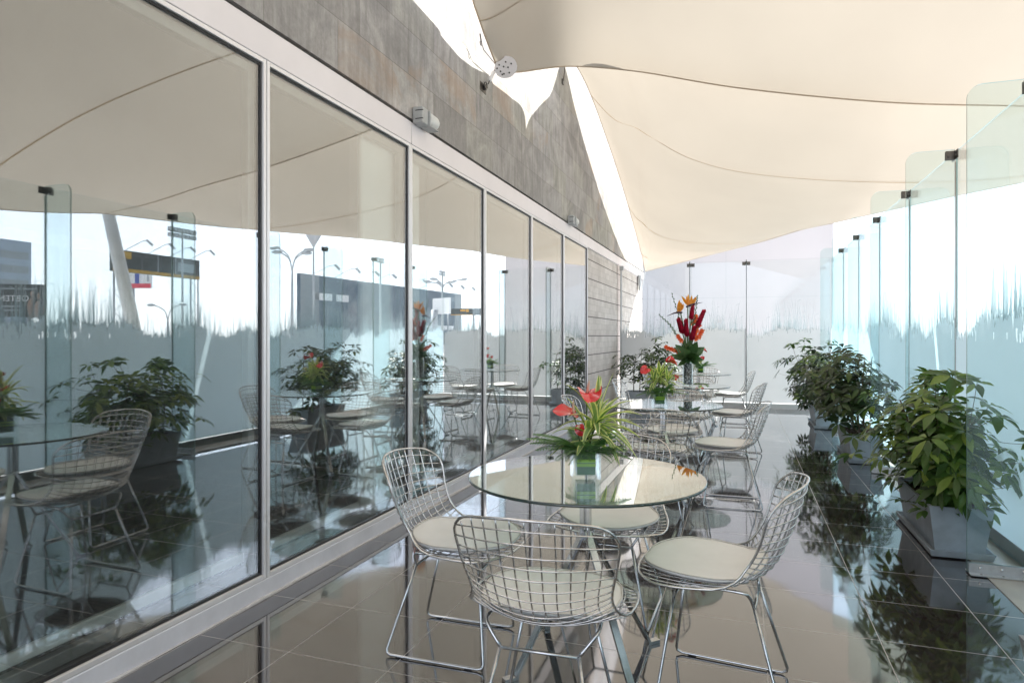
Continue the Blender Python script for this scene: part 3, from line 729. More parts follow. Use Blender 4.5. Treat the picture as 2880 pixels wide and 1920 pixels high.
sail1, O1 = sail('shade_sail', 'nearer cream shade sail overhead with a steel corner plate fixed to the slate wall', P1g,
             [P1g[0], [r[0] for r in P1g], [r[-1] for r in P1g]], [P1g[16]])
# corner plate and turnbuckle of the near sail
P1v = Vector(P1g[0][0])
def plate(center, inward, e, O):
    mb = MB(); n = 20; nrm = Vector((0.40, -0.62, -0.68)).normalized(); u = inward.normalized(); w = nrm.cross(u).normalized(); u = w.cross(nrm)
    ring = []
    c0 = center+u*0.075+nrm*0.045
    for k in range(n):
        a = 2*PI*k/n; ring.append(c0+u*math.cos(a)*0.105+w*math.sin(a)*0.10)
    top = [p-O for p in ring]; bot = [p+nrm*0.008-O for p in ring]
    mb.add(top+bot, [tuple(range(n))[::-1], tuple(range(n, 2*n))]+[(k, (k+1) % n, n+(k+1) % n, n+k) for k in range(n)])
    pl = mb.build('corner_plate', M_fascia, e)
    mb = MB()
    for (a, b) in ((-.05, -.03), (-.02, -.055), (-.06, .03), (.0, .05), (.03, -.05), (.05, .03), (-.02, .01), (-.035, -.06), (.02, .0), (-.08, 0)):
        p = c0+u*a+w*b+nrm*0.008-O; mb.tube([p, p+nrm*0.008], 0.007, 8)
    mb.build('rivet', M_clamp, pl)
    return pl
plate(P1v, Vector((1, 0.3, 0)), sail1, O1)
BR = at_x(1368, 247, XW+0.03)
tb = empty('turnbuckle', BR, 0, 'white turnbuckle and shackle tying the near sail corner to the slate wall', 'turnbuckle')
mb = MB(); d = (P1v-BR); dn = d.normalized()
mb.tube([dn*0.05, dn*(d.length*0.45)], 0.006, 8); mb.tube([dn*(d.length*0.62), d], 0.006, 8); mb.build('threaded_rod', M_clamp, tb)
mb = MB(); mb.tube([dn*(d.length*0.30), dn*(d.length*0.32), dn*(d.length*0.72), dn*(d.length*0.74)], [0.008, 0.017, 0.017, 0.008], 10); mb.build('sleeve', M_whitekerb, tb, True)
mb = MB(); mb.box(-0.030, -0.022, -0.09, 0.05, -0.045, 0.035, 0, 0.002); mb.box(-0.022, 0.0, -0.012, 0.012, -0.02, 0.02, 0, 0.002); mb.build('wall_plate', M_clamp, tb)
mb = MB(); sh = [Vector((-0.005, 0.03*math.cos(a), 0.02+0.03*math.sin(a))) for a in [2*PI*k/14 for k in range(14)]]
mb.tube(sh, 0.006, 6, closed=True); mb.tube([(-.005, -.04, .02), (-.005, .04, .02)], .006, 6); mb.build('shackle', M_clamp, tb, True)
# second cable with eye up along the hem
mb = MB(); a = at_x(1350, 95, -2.07)-BR; b = at_x(1353, 115, -2.08)-BR; c = at_x(1360, 140, -2.085)-BR
mb.tube([a, b], 0.006, 6); mb.tube([b, c, d], 0.004, 6)
mb.tube([b+Vector((0, 0.018*math.cos(x), 0.02*math.sin(x)-.02)) for x in [2*PI*k/10 for k in range(10)]], .005, 6, closed=True); mb.build('cable', M_clamp, tb)
# far sail fixings
BR2 = Vector((XW+0.03, 8.45, 5.05)); WE0 = wall_edge[0]
tb2 = empty('turnbuckle', Vector((XW+0.02, WE0.y-0.02, WE0.z-0.36)), 0, 'thin cable tying the far sail to the slate wall above the peak of its shadow', 'turnbuckle')
mb = MB(); mb.tube([(0, 0, 0), Vector((0.04, 0.02, 0.36))], 0.006, 6); mb.box(-0.015, 0.0, -0.03, 0.03, -0.04, 0.02); mb.build('cable', M_clamp, tb2)
tb3 = empty('turnbuckle', Vector((XW+0.03, TIP.y-0.15, TIP.z-0.42)), 0, 'small steel fixing under the low tip of the far sail at the building corner', 'turnbuckle')
mb = MB(); mb.tube([(0, 0, 0), TIP-tb3.location], 0.010, 6); mb.box(-0.025, 0.02, -0.35, -0.15, -0.05, 0.30, 0, 0.004); mb.build('cable', M_lamp, tb3)
# mast outside
mt = empty('sail_mast', (5.05, 8.4, -0.12), 0, 'thick pale leaning mast outside the glass screen holding the sail corner', 'mast')
mb = MB(); top = Vector((4.85, 7.4, 3.2))-Vector((5.05, 8.4, -0.12)); mb.tube([(0.0, 0.0, 0), top*0.5, top], [0.11, 0.105, 0.09], 20); mb.build('pole', M_mast, mt, True)
mb = MB(); mb.lathe([(0.22, 0), (0.22, 0.02)], 20); mb.build('base_plate', M_lamp, mt)
mb = MB(); mb.tube([top, Q-Vector((5.05, 8.4, -0.12))], 0.012, 8); mb.build('tie_rod', M_clamp, mt)

# ------------------------------------------------------------------ wire chair (local: faces +x)
SP = [(0.292, 0.428), (0.20, 0.420), (0.10, 0.412), (0.0, 0.410), (-0.08, 0.418), (-0.145, 0.450), (-0.190, 0.510), (-0.222, 0.59), (-0.250, 0.675), (-0.280, 0.772)]
SB = [i/(len(SP)-1) for i in range(len(SP))]
HWp = [0.235, 0.258, 0.262, 0.250, 0.228, 0.212, 0.213, 0.225, 0.238, 0.247]
EFx = [-0.055, -0.02, 0.0, 0.0, 0.02, 0.055, 0.075, 0.085, 0.095, 0.100]
EFz = [0.004, 0.012, 0.022, 0.03, 0.045, 0.05, 0.03, 0.005, -0.012, -0.03]
def shell(a, b):
    p = crom([(x, 0, z) for x, z in SP], b)
    hw = crom([(h, 0, 0) for h in HWp], b).x; ex = crom([(h, 0, 0) for h in EFx], b).x; ez = crom([(h, 0, 0) for h in EFz], b).x
    k = abs(a)**2.1
    return Vector((p.x+ex*k, a*hw, p.z+ez*k))
def shell_lim(b):      # |a| allowed at b (rounded corners)
    rb, ra = 0.085, 0.30
    if b < rb: q = 1-b/rb; return 1-ra*1.15*(1-math.sqrt(max(0, 1-q*q)))
    if b > 1-rb: q = 1-(1-b)/rb; return 1-ra*(1-math.sqrt(max(0, 1-q*q)))
    return 1.0
def make_chair():
    e = empty('wire_chair')
    mb = MB(); rim = []
    K = 26
    for i in range(K+1): b = 0.0+i/K; b = 0.5-0.5*math.cos(PI*b); rim.append((shell_lim(b), b))
    top = [(a, 1.0) for a in [shell_lim(1.0)*(1-2*k/10) for k in range(1, 10)]]
    left = [(-a, b) for a, b in reversed(rim)]
    front = [(-shell_lim(0)*(1-2*k/10), 0.0) for k in range(1, 10)]
    loop = [shell(a, b) for a, b in rim+top+left+front]
    mb.tube(loop, 0.0042, 8, closed=True); mb.build('rim', M_chrome, e, True)
    mb = MB()
    for k in range(-5, 6):
        a = k/6.0; pts = []
        for i in range(45):
            b = i/44
            if abs(a) <= shell_lim(b)+0.001: pts.append(shell(a, b)+Vector((0, 0, 0)))
        mb.tube(pts, 0.0024, 6)
    bs = [0.055+0.0455*k for k in range(21)]
    for b in bs:
        if b > 0.985: continue
        lim = shell_lim(b); pts = []
        for i in range(19):
            a = -lim+2*lim*i/18; q = shell(a, b)
            # lateral wires ride on the outer side
            q2 = shell(a, min(1, b+0.01))-shell(a, max(0, b-0.01)); n = Vector((-q2.z, 0, q2.x)).normalized()
            pts.append(q+n*0.0042)
        mb.tube(pts, 0.0024, 6)
    mb.build('wire_mesh', M_chrome, e, True)
    # cushion
    mb = MB(); ring = 48; rho = [0, 0.4, 0.7, 0.86, 0.94, 0.98, 1.0]
    def out(ang, k):
        c, s = math.cos(ang), math.sin(ang); n = 2.9
        r = (abs(c)**n+abs(s)**n)**(-1/n)
        x = 0.062+0.212*c*r*k
        wy = interp([-0.15, 0.05, 0.16, 0.275], [0.188, 0.222, 0.216, 0.175], x)
        return x, wy*s*r*k
    def zc(x, y):
        xs = [p[0] for p in SP[::-1]]; zs = [p[1] for p in SP[::-1]]
        return interp(xs[3:], zs[3:], x)+0.03*(abs(y)/0.24)**2.1+0.010
    top_r = []; bot_r = []
    prof_t = [0.026, 0.0255, 0.0245, 0.022, 0.018, 0.014, 0.010]; prof_b = [0, 0, 0, 0.001, 0.003, 0.006, 0.010]
    for k, (t, bb) in enumerate(zip(prof_t, prof_b)):
        tr = []; br = []
        for j in range(ring):
            x, y = out(2*PI*j/ring, max(rho[k], 0.02)); z = zc(x, y); tr.append((x, y, z+t)); br.append((x, y, z+bb))
        top_r.append(tr); bot_r.append(br)
    rows = top_r+bot_r[::-1][1:]
    vs = [p for r in rows for p in r]; fs = []
    for i in range(len(rows)-1):
        for j in range(ring): fs.append((i*ring+j, (i+1)*ring+j, (i+1)*ring+(j+1) % ring, i*ring+(j+1) % ring))
    fs.append(tuple(range(ring))); fs.append(tuple((len(rows)-1)*ring+j for j in range(ring))[::-1])
    mb.add(vs, fs); cu = mb.build('cushion', M_cush, e, True)
    mb = MB(); P = []
    for j in range(ring):
        x, y = out(2*PI*j/ring, 0.985); P.append((x, y, zc(x, y)+0.0165))
    mb.tube(P, 0.0026, 6, closed=True); mb.build('piping', M_pipe, cu, True)
    # support frame: bar under the shell, crossbars
    R = 0.0055
    mb = MB(); zc0 = 0.345
    for y in (-1, 1):
        mb.tube(smooth_path([(0.155, y*0.115, zc0), (0.150, y*0.140, 0.385), (0.125, y*0.160, 0.409), (0.02, y*0.165, 0.412), (-0.075, y*0.170, 0.413), (-0.100, y*0.155, 0.395), (-0.112, y*0.115, zc0)], 22), R, 8)
    mb.tube([(0.155, -0.118, zc0), (0.155, 0.118, zc0)], R, 8); mb.tube([(-0.112, -0.118, zc0), (-0.112, 0.118, zc0)], R, 8)
    mb.build('support_frame', M_chrome2, e, True)
    for y in (-1, 1):
        mb = MB()
        a = Vector((0.155, y*0.118, zc0)); b = Vector((0.200, y*0.186, 0.028)); c = Vector((0.178, y*0.190, 0.0075)); d = Vector((-0.188, y*0.190, 0.0075)); f = Vector((-0.206, y*0.186, 0.028)); g = Vector((-0.112, y*0.118, zc0))
        P = [a, a.lerp(b, 0.5), b]+[Vector((0.197, y*0.1885, 0.014)), c, c.lerp(d, 0.5), d, Vector((-0.203, y*0.1885, 0.014))]+[f, f.lerp(g, 0.5), g]
        mb.tube(P, R, 8); lg = mb.build('sled_leg', M_chrome2, e, True)
        mb = MB()
        for x in (0.14, -0.15): mb.box(x-0.015, x+0.015, y*0.19-0.004, y*0.19+0.004, 0.0008, 0.0035)
        mb.build('glide', M_gasket, lg)
    return e

def make_table():
    e = empty('glass_table')
    f = MB(); n = 72; R0 = 0.456
    for z, fl in ((0.722, False), (0.711, True)):
        vs = [(0.452*math.cos(2*PI*k/n), 0.452*math.sin(2*PI*k/n), z) for k in range(n)]
        f.add(vs, [tuple(range(n))[::-1] if fl else tuple(range(n))])
    tp = f.build('tabletop', M_tglass, e)
    ed = MB(); prof = [(0.452, 0.711), (0.4552, 0.7125), (0.456, 0.7165), (0.4552, 0.7205), (0.452, 0.722)]
    ed.lathe(prof, n, caps=False); ed.build('polished_edge', M_tedge, tp, True)
    c = MB()
    for s1, s2 in ((1, 1), (1, -1), (-1, 1), (-1, -1)): c.box(s1*0.004+(0 if s1 > 0 else -0.016), s1*0.004+(0.016 if s1 > 0 else 0), s2*0.004+(0 if s2 > 0 else -0.016), s2*0.004+(0.016 if s2 > 0 else 0), 0.47, 0.703, 0, 0.002)
    c.box(-0.004, 0.004, -0.004, 0.004, 0.47, 0.70)
    col = c.build('column', M_chrome2, e)
    d = MB(); d.lathe([(0.075, 0.7035), (0.075, 0.7105)], 28); d.build('mounting_disc', M_chrome2, e)
    for a in (0, PI/2, PI, 3*PI/2):
        for z in (0.52,): b = MB(); b.tube([(0.0205*math.cos(a), 0.0205*math.sin(a), z), (0.024*math.cos(a), 0.024*math.sin(a), z)], 0.004, 8); b.build('screw', M_bolt, col)
    for k in range(4):
        a = PI/4+k*PI/2; u = Vector((math.cos(a), math.sin(a), 0))
        l = MB(); l.bar(u*0.012+Vector((0, 0, 0.505)), u*0.305+Vector((0, 0, 0.014)), 0.028, 0.010)
        leg = l.build('leg', M_chrome2, e)
        ft = MB(); ft.bar(u*0.298+Vector((0, 0, 0.0075)), u*0.355+Vector((0, 0, 0.0075)), 0.028, 0.013); ft.build('foot', M_chrome2, leg)
    return e

tabs = [(-0.571, 2.48), (-0.586, 5.28), (-0.562, 7.38), (-0.586, 9.80)]
tname = ['nearest', 'second', 'third', 'farthest']
tdesc = ['closest to the camera', 'second in the row', 'third in the row, under the tall bouquet', 'farthest, near the end screen']
t0 = make_table(); ch0 = make_chair(); used = False
for i, (x, y) in enumerate(tabs):
    t = t0 if i == 0 else copy_tree(t0)
    t.location = (x, y, 0); t.rotation_euler = (0, 0, math.radians([1, -6, 9, 4][i]))
    tag(t, 'round glass table on a chrome star base, '+tdesc[i], 'table', 'round glass tables down the terrace')
spots = []   # (x, y, facing deg, label)
spots += [(-0.060, 2.455, 175, 'wire chair with cream cushion at the right of the nearest table'),
          (-1.120, 2.450, 1.5, 'wire chair with cream cushion at the left of the nearest table, beside the windows'),
          (-0.560, 1.915, 93, 'wire chair seen from behind, the one closest to the camera at the nearest table'),
          (-0.560, 2.990, 268, 'wire chair partly under the far side of the nearest table, facing the camera')]
rr = [(0.51, 0.09), (-0.55, 0.02), (0.03, -0.56), (0.02, 0.56)]
for i, n in ((1, 'second'), (2, 'third'), (3, 'farthest')):
    x, y = tabs[i]; j = [0, 1.5, -3, 2][i]
    spots += [(x+0.52+[0, 0, .02, -.02][i], y-0.08+[0, 0, .05, 0][i], 178+j*2, 'wire chair at the right side of the %s glass table' % n),
              (x-0.54, y-0.03, 3+j, 'wire chair at the left, window side of the %s glass table' % n),
              (x+0.01, y-0.56, 90+j*2, 'wire chair seen from behind on the near side of the %s glass table' % n),
              (x+0.02, y+0.55, 269-j, 'wire chair on the far side of the %s glass table facing the camera' % n)]
for i, (x, y, a, lab) in enumerate(spots):
    c = ch0 if i == 0 else copy_tree(ch0)
    c.location = (x, y, 0); c.rotation_euler = (0, 0, math.radians(a))
    tag(c, lab, 'chair', 'wire chairs round the glass tables')

# ------------------------------------------------------------------ planters with umbrella plants
def leaflet(mb, base, d, up, ln, wd, droop, mi=0):
    """obovate leaflet: strip of 3 columns x 5 rows"""
    d = d.normalized(); side = d.cross(up); side = side.normalized() if side.length > 1e-3 else d.orthogonal().normalized()
    rows = [[], [], []]
    ws = (0.12, 0.55, 0.95, 1.0, 0.62, 0.05)
    for k in range(6):
        t = k/5; p = base+d*ln*t+Vector((0, 0, -1))*droop*ln*t*t
        hw = wd*0.5*ws[k]; nrm = side.cross(d)
        rows[0].append(p-side*hw+nrm*hw*0.25); rows[1].append(p.copy()); rows[2].append(p+side*hw+nrm*hw*0.25)
    mb.grid(rows, mi)
def whorl(mb, st, p, axis, size, mi=0):
    n = random.randint(6, 9); axis = axis.normalized(); u = axis.orthogonal().normalized(); v = axis.cross(u)
    a0 = random.uniform(0, 6.28)
    for k in range(n):
        a = a0+2*PI*k/n+random.uniform(-.15, .15); rad = u*math.cos(a)+v*math.sin(a)
        tilt = random.uniform(-0.15, 0.35)
        d = rad+axis*tilt
        ln = size*random.uniform(0.8, 1.15); stt = p+d.normalized()*0.018
        leaflet(mb, stt, d, axis, ln, ln*0.42, random.uniform(0.15, 0.5), mi)
        if st is not None: st.tube([p, stt], 0.0012, 3, caps=False)
def planter(name, loc, rz, L_, W_, label, crown, nwh, seed, lm, size=0.085, group='long grey planters with umbrella plants'):
    """local: length along y, origin at near left base centre; crown = (cx,cy,cz, rx,ry,rz)"""
    rs_ = random.getstate(); random.seed(seed)
    e = empty(name, loc, rz, label, 'planter', group)
    H = 0.285; wt, wb = W_, W_*0.76; lt, lb = L_, L_-0.07
    mb = MB(); th = 0.018; z0 = 0.028
    def ringp(w, l, z): return [(-w/2, -l/2, z), (w/2, -l/2, z), (w/2, l/2, z), (-w/2, l/2, z)]
    rings = [ringp(wb, lb, z0), ringp(wt-0.006, lt-0.006, H-0.004), ringp(wt-0.004, lt-0.004, H), ringp(wt-2*th, lt-2*th, H), ringp(wt-2*th-.01, lt-2*th-.01, H-0.05)]
    vs = [p for r in rings for p in r]; fs = [(3, 2, 1, 0)]
    for i in range(len(rings)-1):
        for j in range(4): fs.append((i*4+j, i*4+(j+1) % 4, (i+1)*4+(j+1) % 4, (i+1)*4+j))
    mb.add(vs, fs); mb.build('pot', M_pot, e)
    mb = MB(); so = []
    nx, ny = 10, 26
    for i in range(ny+1):
        so.append([((j/nx-0.5)*(wt-2*th-.008), (i/ny-0.5)*(lt-2*th-.008), H-0.03+random.uniform(-.006, .012)) for j in range(nx+1)])
    mb.grid(so); mb.build('soil', M_soil, e)
    mb = MB(); sw, sl = W_+0.0, L_+0.04
    rings = [ringp(sw-0.02, sl-0.02, 0.0045), ringp(sw, sl, 0.042), ringp(sw-0.018, sl-0.018, 0.042), ringp(sw-0.036, sl-0.036, 0.014)]
    vs = [p for r in rings for p in r]; fs = [(3, 2, 1, 0), (12, 13, 14, 15)]
    for i in range(3):
        for j in range(4): fs.append((i*4+j, i*4+(j+1) % 4, (i+1)*4+(j+1) % 4, (i+1)*4+j))
    mb.add(vs, fs); mb.build('saucer', M_pot, e)
    st = MB(); lf = MB(); cx, cy, cz, rx, ry, rz_ = crown
    trunks = []
    for k in range(7):
        yb = (k/6-0.5)*(L_-0.22)+random.uniform(-.03, .03); b = Vector((random.uniform(-.04, .04), yb, H-0.03))
        tp = Vector((cx+random.uniform(-.6, .6)*rx, cy+yb/(L_/2)*ry*0.75, cz+rz_*random.uniform(.25, .8)))
        mid = b.lerp(tp, 0.5)+Vector((random.uniform(-.05, .05), random.uniform(-.06, .06), 0.03))
        P = smooth_path([b, mid, tp], 10); trunks.append(P); st.tube(P, [0.009-0.005*i/9 for i in range(10)], 6)
    for k in range(nwh):
        while True:
            q = Vector((random.uniform(-1, 1), random.uniform(-1, 1), random.uniform(-1, 1)))
            if 0.25 < q.length < 1: break
        q *= (0.5+0.5*q.length**0.4)/1.0 if q.length < 0.6 else 1
        lump = 0.96+0.24*math.sin(q.y*6+seed)+0.2*math.sin(q.x*7+q.z*5+seed*2)+(0.25 if random.random() < 0.08 else 0)
        p = Vector((cx+q.x*rx*lump, cy+q.y*ry*lump, cz+q.z*rz_*lump))
        if p.z < 0.22: p.z = 0.22+random.uniform(0, .1)
        # nearest trunk point below
        best = None
        for P in trunks:
            for c in P[2:]:
                dd = (c-p).length+(0.25 if c.z > p.z else 0)
                if best is None or dd < best[0]: best = (dd, c)
        c = best[1]; md = c.lerp(p, 0.55)+Vector((0, 0, -0.02))
        st.tube(smooth_path([c, md, p], 5), 0.0019, 4, caps=False)
        ax = Vector((q.x*0.7, q.y*0.7, q.z*0.4+0.75))+Vector((random.uniform(-.35, .35), random.uniform(-.35, .35), random.uniform(-.1, .2)))
        whorl(lf, None, p, ax, size*random.uniform(0.7, 1.2))
    st.build('stem', M_stem, e, True); lf.build('foliage', lm, e, True)
    random.setstate(rs_); return e
planter('planter', (1.175, 4.73, 0.004), 0, 0.84, 0.32, 'grey trough planter with the largest leafy umbrella plant, beside the nearest glass fin', (-0.03, 0.02, 0.60, 0.37, 0.62, 0.37), 215, 11, M_leaf, 0.105)
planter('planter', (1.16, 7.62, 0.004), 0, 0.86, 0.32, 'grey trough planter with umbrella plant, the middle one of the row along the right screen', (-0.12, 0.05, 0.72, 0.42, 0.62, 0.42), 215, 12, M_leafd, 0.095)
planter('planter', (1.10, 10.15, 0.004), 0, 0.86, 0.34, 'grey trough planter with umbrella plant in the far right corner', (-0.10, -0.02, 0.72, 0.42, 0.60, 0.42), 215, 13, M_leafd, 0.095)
planter('planter', (1.01, 2.13, 0.004), 0, 0.84, 0.32, 'grey trough planter at the right edge, its plant only reaching into the picture', (0.12, 0.02, 0.52, 0.24, 0.50, 0.26), 120, 14, M_leaf, 0.10)
planter('planter', (-1.50, 11.72, 0.0), PI/2, 0.90, 0.34, 'dark grey trough planter with bushy plant in the far left corner by the limestone wall', (0.02, -0.03, 0.68, 0.28, 0.62, 0.42), 190, 15, M_leafd, 0.085)

# ------------------------------------------------------------------ flower arrangements
def strap_leaf(mb, base, d, up, ln, wd, droop, edges=True):
    """arching strap leaf with pale margins: 5 columns"""
    d = d.normalized(); up = Vector(up); side = d.cross(Vector((0, 0, 1))); side = side.normalized() if side.length > 1e-3 else Vector((1, 0, 0))
    n = 10; cols = [[] for _ in range(5)]
    p = Vector(base); dirv = d.copy()
    for k in range(n+1):
        t = k/n; w = wd*0.5*(math.sin(PI*min(1, t*0.86+0.14))**0.7)*(1 if t < 1 else 0.05)
        nr = side.cross(dirv).normalized()
        for c, f in enumerate((-1, -0.55, 0, 0.55, 1)): cols[c].append(p+side*w*f+nr*w*abs(f)*0.35)
        dirv = (dirv+Vector((0, 0, -1))*droop/n*2.0).normalized(); p = p+dirv*ln/n
    mb.grid(cols[0:2], 1); mb.grid(cols[1:4], 0); mb.grid(cols[3:5], 1)
def frond(mb, base, d, ln, droop):
    d = d.normalized(); p = Vector(base); dirv = d.copy(); side = d.cross(Vector((0, 0, 1))).normalized() if abs(d.z) < .98 else Vector((1, 0, 0))
    n = 15; P = []
    for k in range(n+1):
        P.append((p.copy(), dirv.copy())); dirv = (dirv+Vector((0, 0, -1))*droop/n).normalized(); p = p+dirv*ln/n
    mb.tube([q[0] for q in P], 0.0011, 3, caps=False)
    for k in range(2, n):
        q, dv = P[k]; t = k/n; w = ln*0.27*math.sin(PI*(0.15+0.85*t))**0.8+0.004
        for s in (-1, 1):
            e1 = q+(side*s*0.9+dv*0.55).normalized()*w; nr = side.cross(dv)
            b1 = q+dv*ln/n*0.48; m1 = q.lerp(e1, .5)+dv*ln/n*0.30+nr*.002; m2 = q.lerp(e1, .5)-dv*ln/n*0.22-nr*.001
            mb.add([q-dv*ln/n*.1, m2, e1-nr*w*.15, m1, b1], [(0, 1, 2, 3, 4)])
def spathe(e, c, normal, tipdir, size, fold, stem_base):
    """anthurium bloom: heart shaped glossy plate with spadix"""
    c = Vector(c); n = Vector(normal).normalized(); t = Vector(tipdir); t = (t-n*t.dot(n)).normalized(); s = n.cross(t)
    mb = MB(); rows = []; K = 28
    for r in (0.02, 0.25, 0.5, 0.72, 0.9, 1.0):
        row = []
        for k in range(K+1):
            a = 2*PI*k/K
            rad = size*0.5*(1.0-0.16*math.cos(2*a)*0+0.25*abs(math.cos(a/2))**6 - 0.42*abs(math.sin(a/2))**14)
            x = math.cos(a)*rad*1.12*r+size*0.08; y = math.sin(a)*rad*r
            h = fold*abs(y)**1.5*3.2+0.05*size*math.sin(a*5+1)*r*r-0.35*x*x/size
            row.append(c+t*x+s*y+n*h)
        rows.append(row)
    mb.grid(rows); sp = mb.build('anthurium_bloom', M_anth, e, True)
    mb = MB(); b = c-t*size*0.12; L_ = size*0.62; ax = (n*0.9+t*0.35).normalized()
    mb.tube([b+ax*L_*k/6 for k in range(7)], [0.0052, 0.0056, 0.0054, 0.005, 0.0045, 0.0038, 0.0018], 10); mb.build('spadix', M_spadix, sp, True)
    st = MB(); sb = Vector(stem_base); md = sb.lerp(b, 0.6)+Vector((0, 0, 0.01)); st.tube(smooth_path([sb, md, b-n*0.002], 8), 0.0028, 6); st.build('flower_stem', M_gstem, sp, True)
def cube_vase(e, S=0.105, H=0.11, seed=1):
    t = 0.006
    mb = MB(); h = S/2
    def ring(a, z): return [(-a, -a, z), (a, -a, z), (a, a, z), (-a, a, z)]
    rings = [ring(h, 0.0), ring(h, H), ring(h-t, H), ring(h-t, 0.014)]
    vs = [p for r in rings for p in r]; fs = [(3, 2, 1, 0), (12, 13, 14, 15)]
    for i in range(3):
        for j in range(4): fs.append((i*4+j, i*4+(j+1) % 4, (i+1)*4+(j+1) % 4, (i+1)*4+j))
    mb.add(vs, fs); v = mb.build('vase', M_vaseglass, e)
    mb = MB(); a = h-t-0.012
    zs = [0.016, 0.046, 0.0465, 0.0575, 0.058, 0.061, 0.0615, 0.074, 0.0745, H-0.005]; ms = [0, 0, 1, 1, 0, 1, 1, 0, 0]
    for i in range(len(zs)-1):
        off = 0.0008 if ms[i] else 0.0
        A = ring(a+off, zs[i]); B = ring(a+off, zs[i+1])
        for j in range(4): mb.add([A[j], A[(j+1) % 4], B[(j+1) % 4], B[j]], [(0, 1, 2, 3)], ms[i])
    mb.add(ring(a, H-0.006), [(0, 1, 2, 3)], 0); mb.build('leaf_lining', [M_vleaf, M_vlime], v)
    return v
def small_arrangement(loc, label, seed, blooms, whorls, fronds, S=0.105, H=0.11):
    random.seed(seed)
    e = empty('flower_arrangement', loc, TH, label, 'flower arrangement', 'flower arrangements on the tables')
    cube_vase(e, S, H)
    mb = MB()
    for (c, axis, n, ln) in whorls:
        c = Vector(c); axis = Vector(axis).normalized(); u = axis.orthogonal().normalized(); v = axis.cross(u)
        for k in range(n):
            a = 2*PI*k*0.382+random.uniform(-.2, .2); el = 0.15+1.35*(k/n)
            d = (u*math.cos(a)+v*math.sin(a))*math.cos(el*0.85)+axis*math.sin(el*0.85)
            strap_leaf(mb, c-axis*0.03*(1-k/n)*1.2, d, axis, ln*random.uniform(.75, 1.15), 0.026, random.uniform(0.35, 0.95)*(1-k/n*0.5))
        st = smooth_path([Vector((c.x*0.2, c.y*0.2, H-0.01)), c.lerp(Vector((0, 0, H)), .5)+Vector((0, 0, .01)), c], 6)
        o2 = MB()
    vl = mb.build('variegated_leaf_cluster', [M_vgreen, M_vyellow], e, True)
    mb = MB()
    for (c, axis, n, ln) in whorls:
        c = Vector(c); mb.tube(smooth_path([Vector((c.x*0.2, c.y*0.2, H-0.015)), c.lerp(Vector((0, 0, H)), .5), c], 6), 0.004, 6)
    mb.build('leaf_stem', M_gstem, vl, True)
    mb = MB()
    for (ang, el, ln, dr) in fronds:
        d = Vector((math.cos(ang)*math.cos(el), math.sin(ang)*math.cos(el), math.sin(el)))
        frond(mb, Vector((math.cos(ang)*0.03, math.sin(ang)*0.03, H-0.012)), d, ln, dr)
    mb.build('fern', M_fern, e, True)
    for (c, n, t, s, f) in blooms: spathe(e, c, n, t, s, f, (c[0]*0.25, c[1]*0.2, H-0.01))
    return e
TZ = 0.7222
def tabpos(i, dx, dy):      # dx right / dy away from camera
    x, y = tabs[i]; return (x+dx*cT-dy*sT, y+dx*sT+dy*cT, TZ)
random.seed(3)
FR = [(random.uniform(0, 6.28), random.uniform(0.15, 0.9), random.uniform(0.09, 0.15), random.uniform(.4, 1.0)) for _ in range(26)]
small_arrangement(tabpos(0, -0.006, -0.04), 'cube glass vase with red anthuriums, fern and yellow-edged leaves on the nearest table', 21,
    [((0.008, -0.02, 0.322), (0.03, -0.22, 1.0), (0.1, -1.0, -0.1), 0.092, 0.9), ((-0.058, -0.03, 0.250), (0.34, -0.30, 0.9), (-0.95, -0.25, 0.2), 0.088, 0.25), ((-0.025, -0.035, 0.195), (-0.6, -0.8, 0.2), (0.2, -0.3, -1), 0.042, 0.4)],
    [((0.05, -0.01, 0.215), (0.55, -0.15, 0.8), 30, 0.19), ((0.01, -0.02, 0.17), (-0.05, -0.3, 1.0), 14, 0.19)],
    FR+[(PI+0.1, 0.55, 0.21, 0.6), (PI-0.25, 0.70, 0.19, 0.8), (PI+0.35, 0.45, 0.18, 0.7), (PI+0.5, 0.9, 0.14, 0.9), (-PI/2-.2, 0.9, 0.12, 0.9), (-PI/2+.3, 0.8, 0.12, 0.9), (-PI/2-.8, 0.7, 0.14, 0.8), (-0.5, 0.5, 0.14, 0.8), (PI+0.2, 0.6, 0.17, 0.6), (PI-0.1, 0.5, 0.19, 0.7), (-0.2, 0.15, 0.15, 0.6), (0.3, 0.3, 0.15, 0.6), (-PI/2, 0.4, 0.13, 0.9), (-PI/2-.5, 0.5, 0.15, 0.8), (-PI/2+.5, 0.3, 0.14, 0.8)])
small_arrangement(tabpos(1, -0.055, -0.10), 'cube glass vase of yellow-edged leaves and red anthuriums on the second table', 22,
    [((-0.105, -0.03, 0.285), (0.1, -0.7, 0.6), (-0.7, -0.3, -0.5), 0.072, 0.6), ((0.07, -0.02, 0.335), (0.05, -0.3, 1.0), (0.95, -0.2, 0.1), 0.085, 1.4), ((0.125, -0.03, 0.235), (0.6, -0.7, 0.2), (0.1, -0.3, -1), 0.045, 0.5)],
    [((0.0, -0.01, 0.23), (0.1, -0.1, 1.0), 26, 0.15), ((-0.05, -0.02, 0.2), (-0.5, -0.2, 0.8), 14, 0.13), ((0.07, -0.02, 0.2), (0.5, -0.2, 0.8), 14, 0.13)],
    FR+[(0.0, 0.2, 0.2, 0.5), (PI, 0.2, 0.16, 0.7), (-PI/2, 0.3, .15, .8), (0.3, 0.35, 0.2, 0.6)])
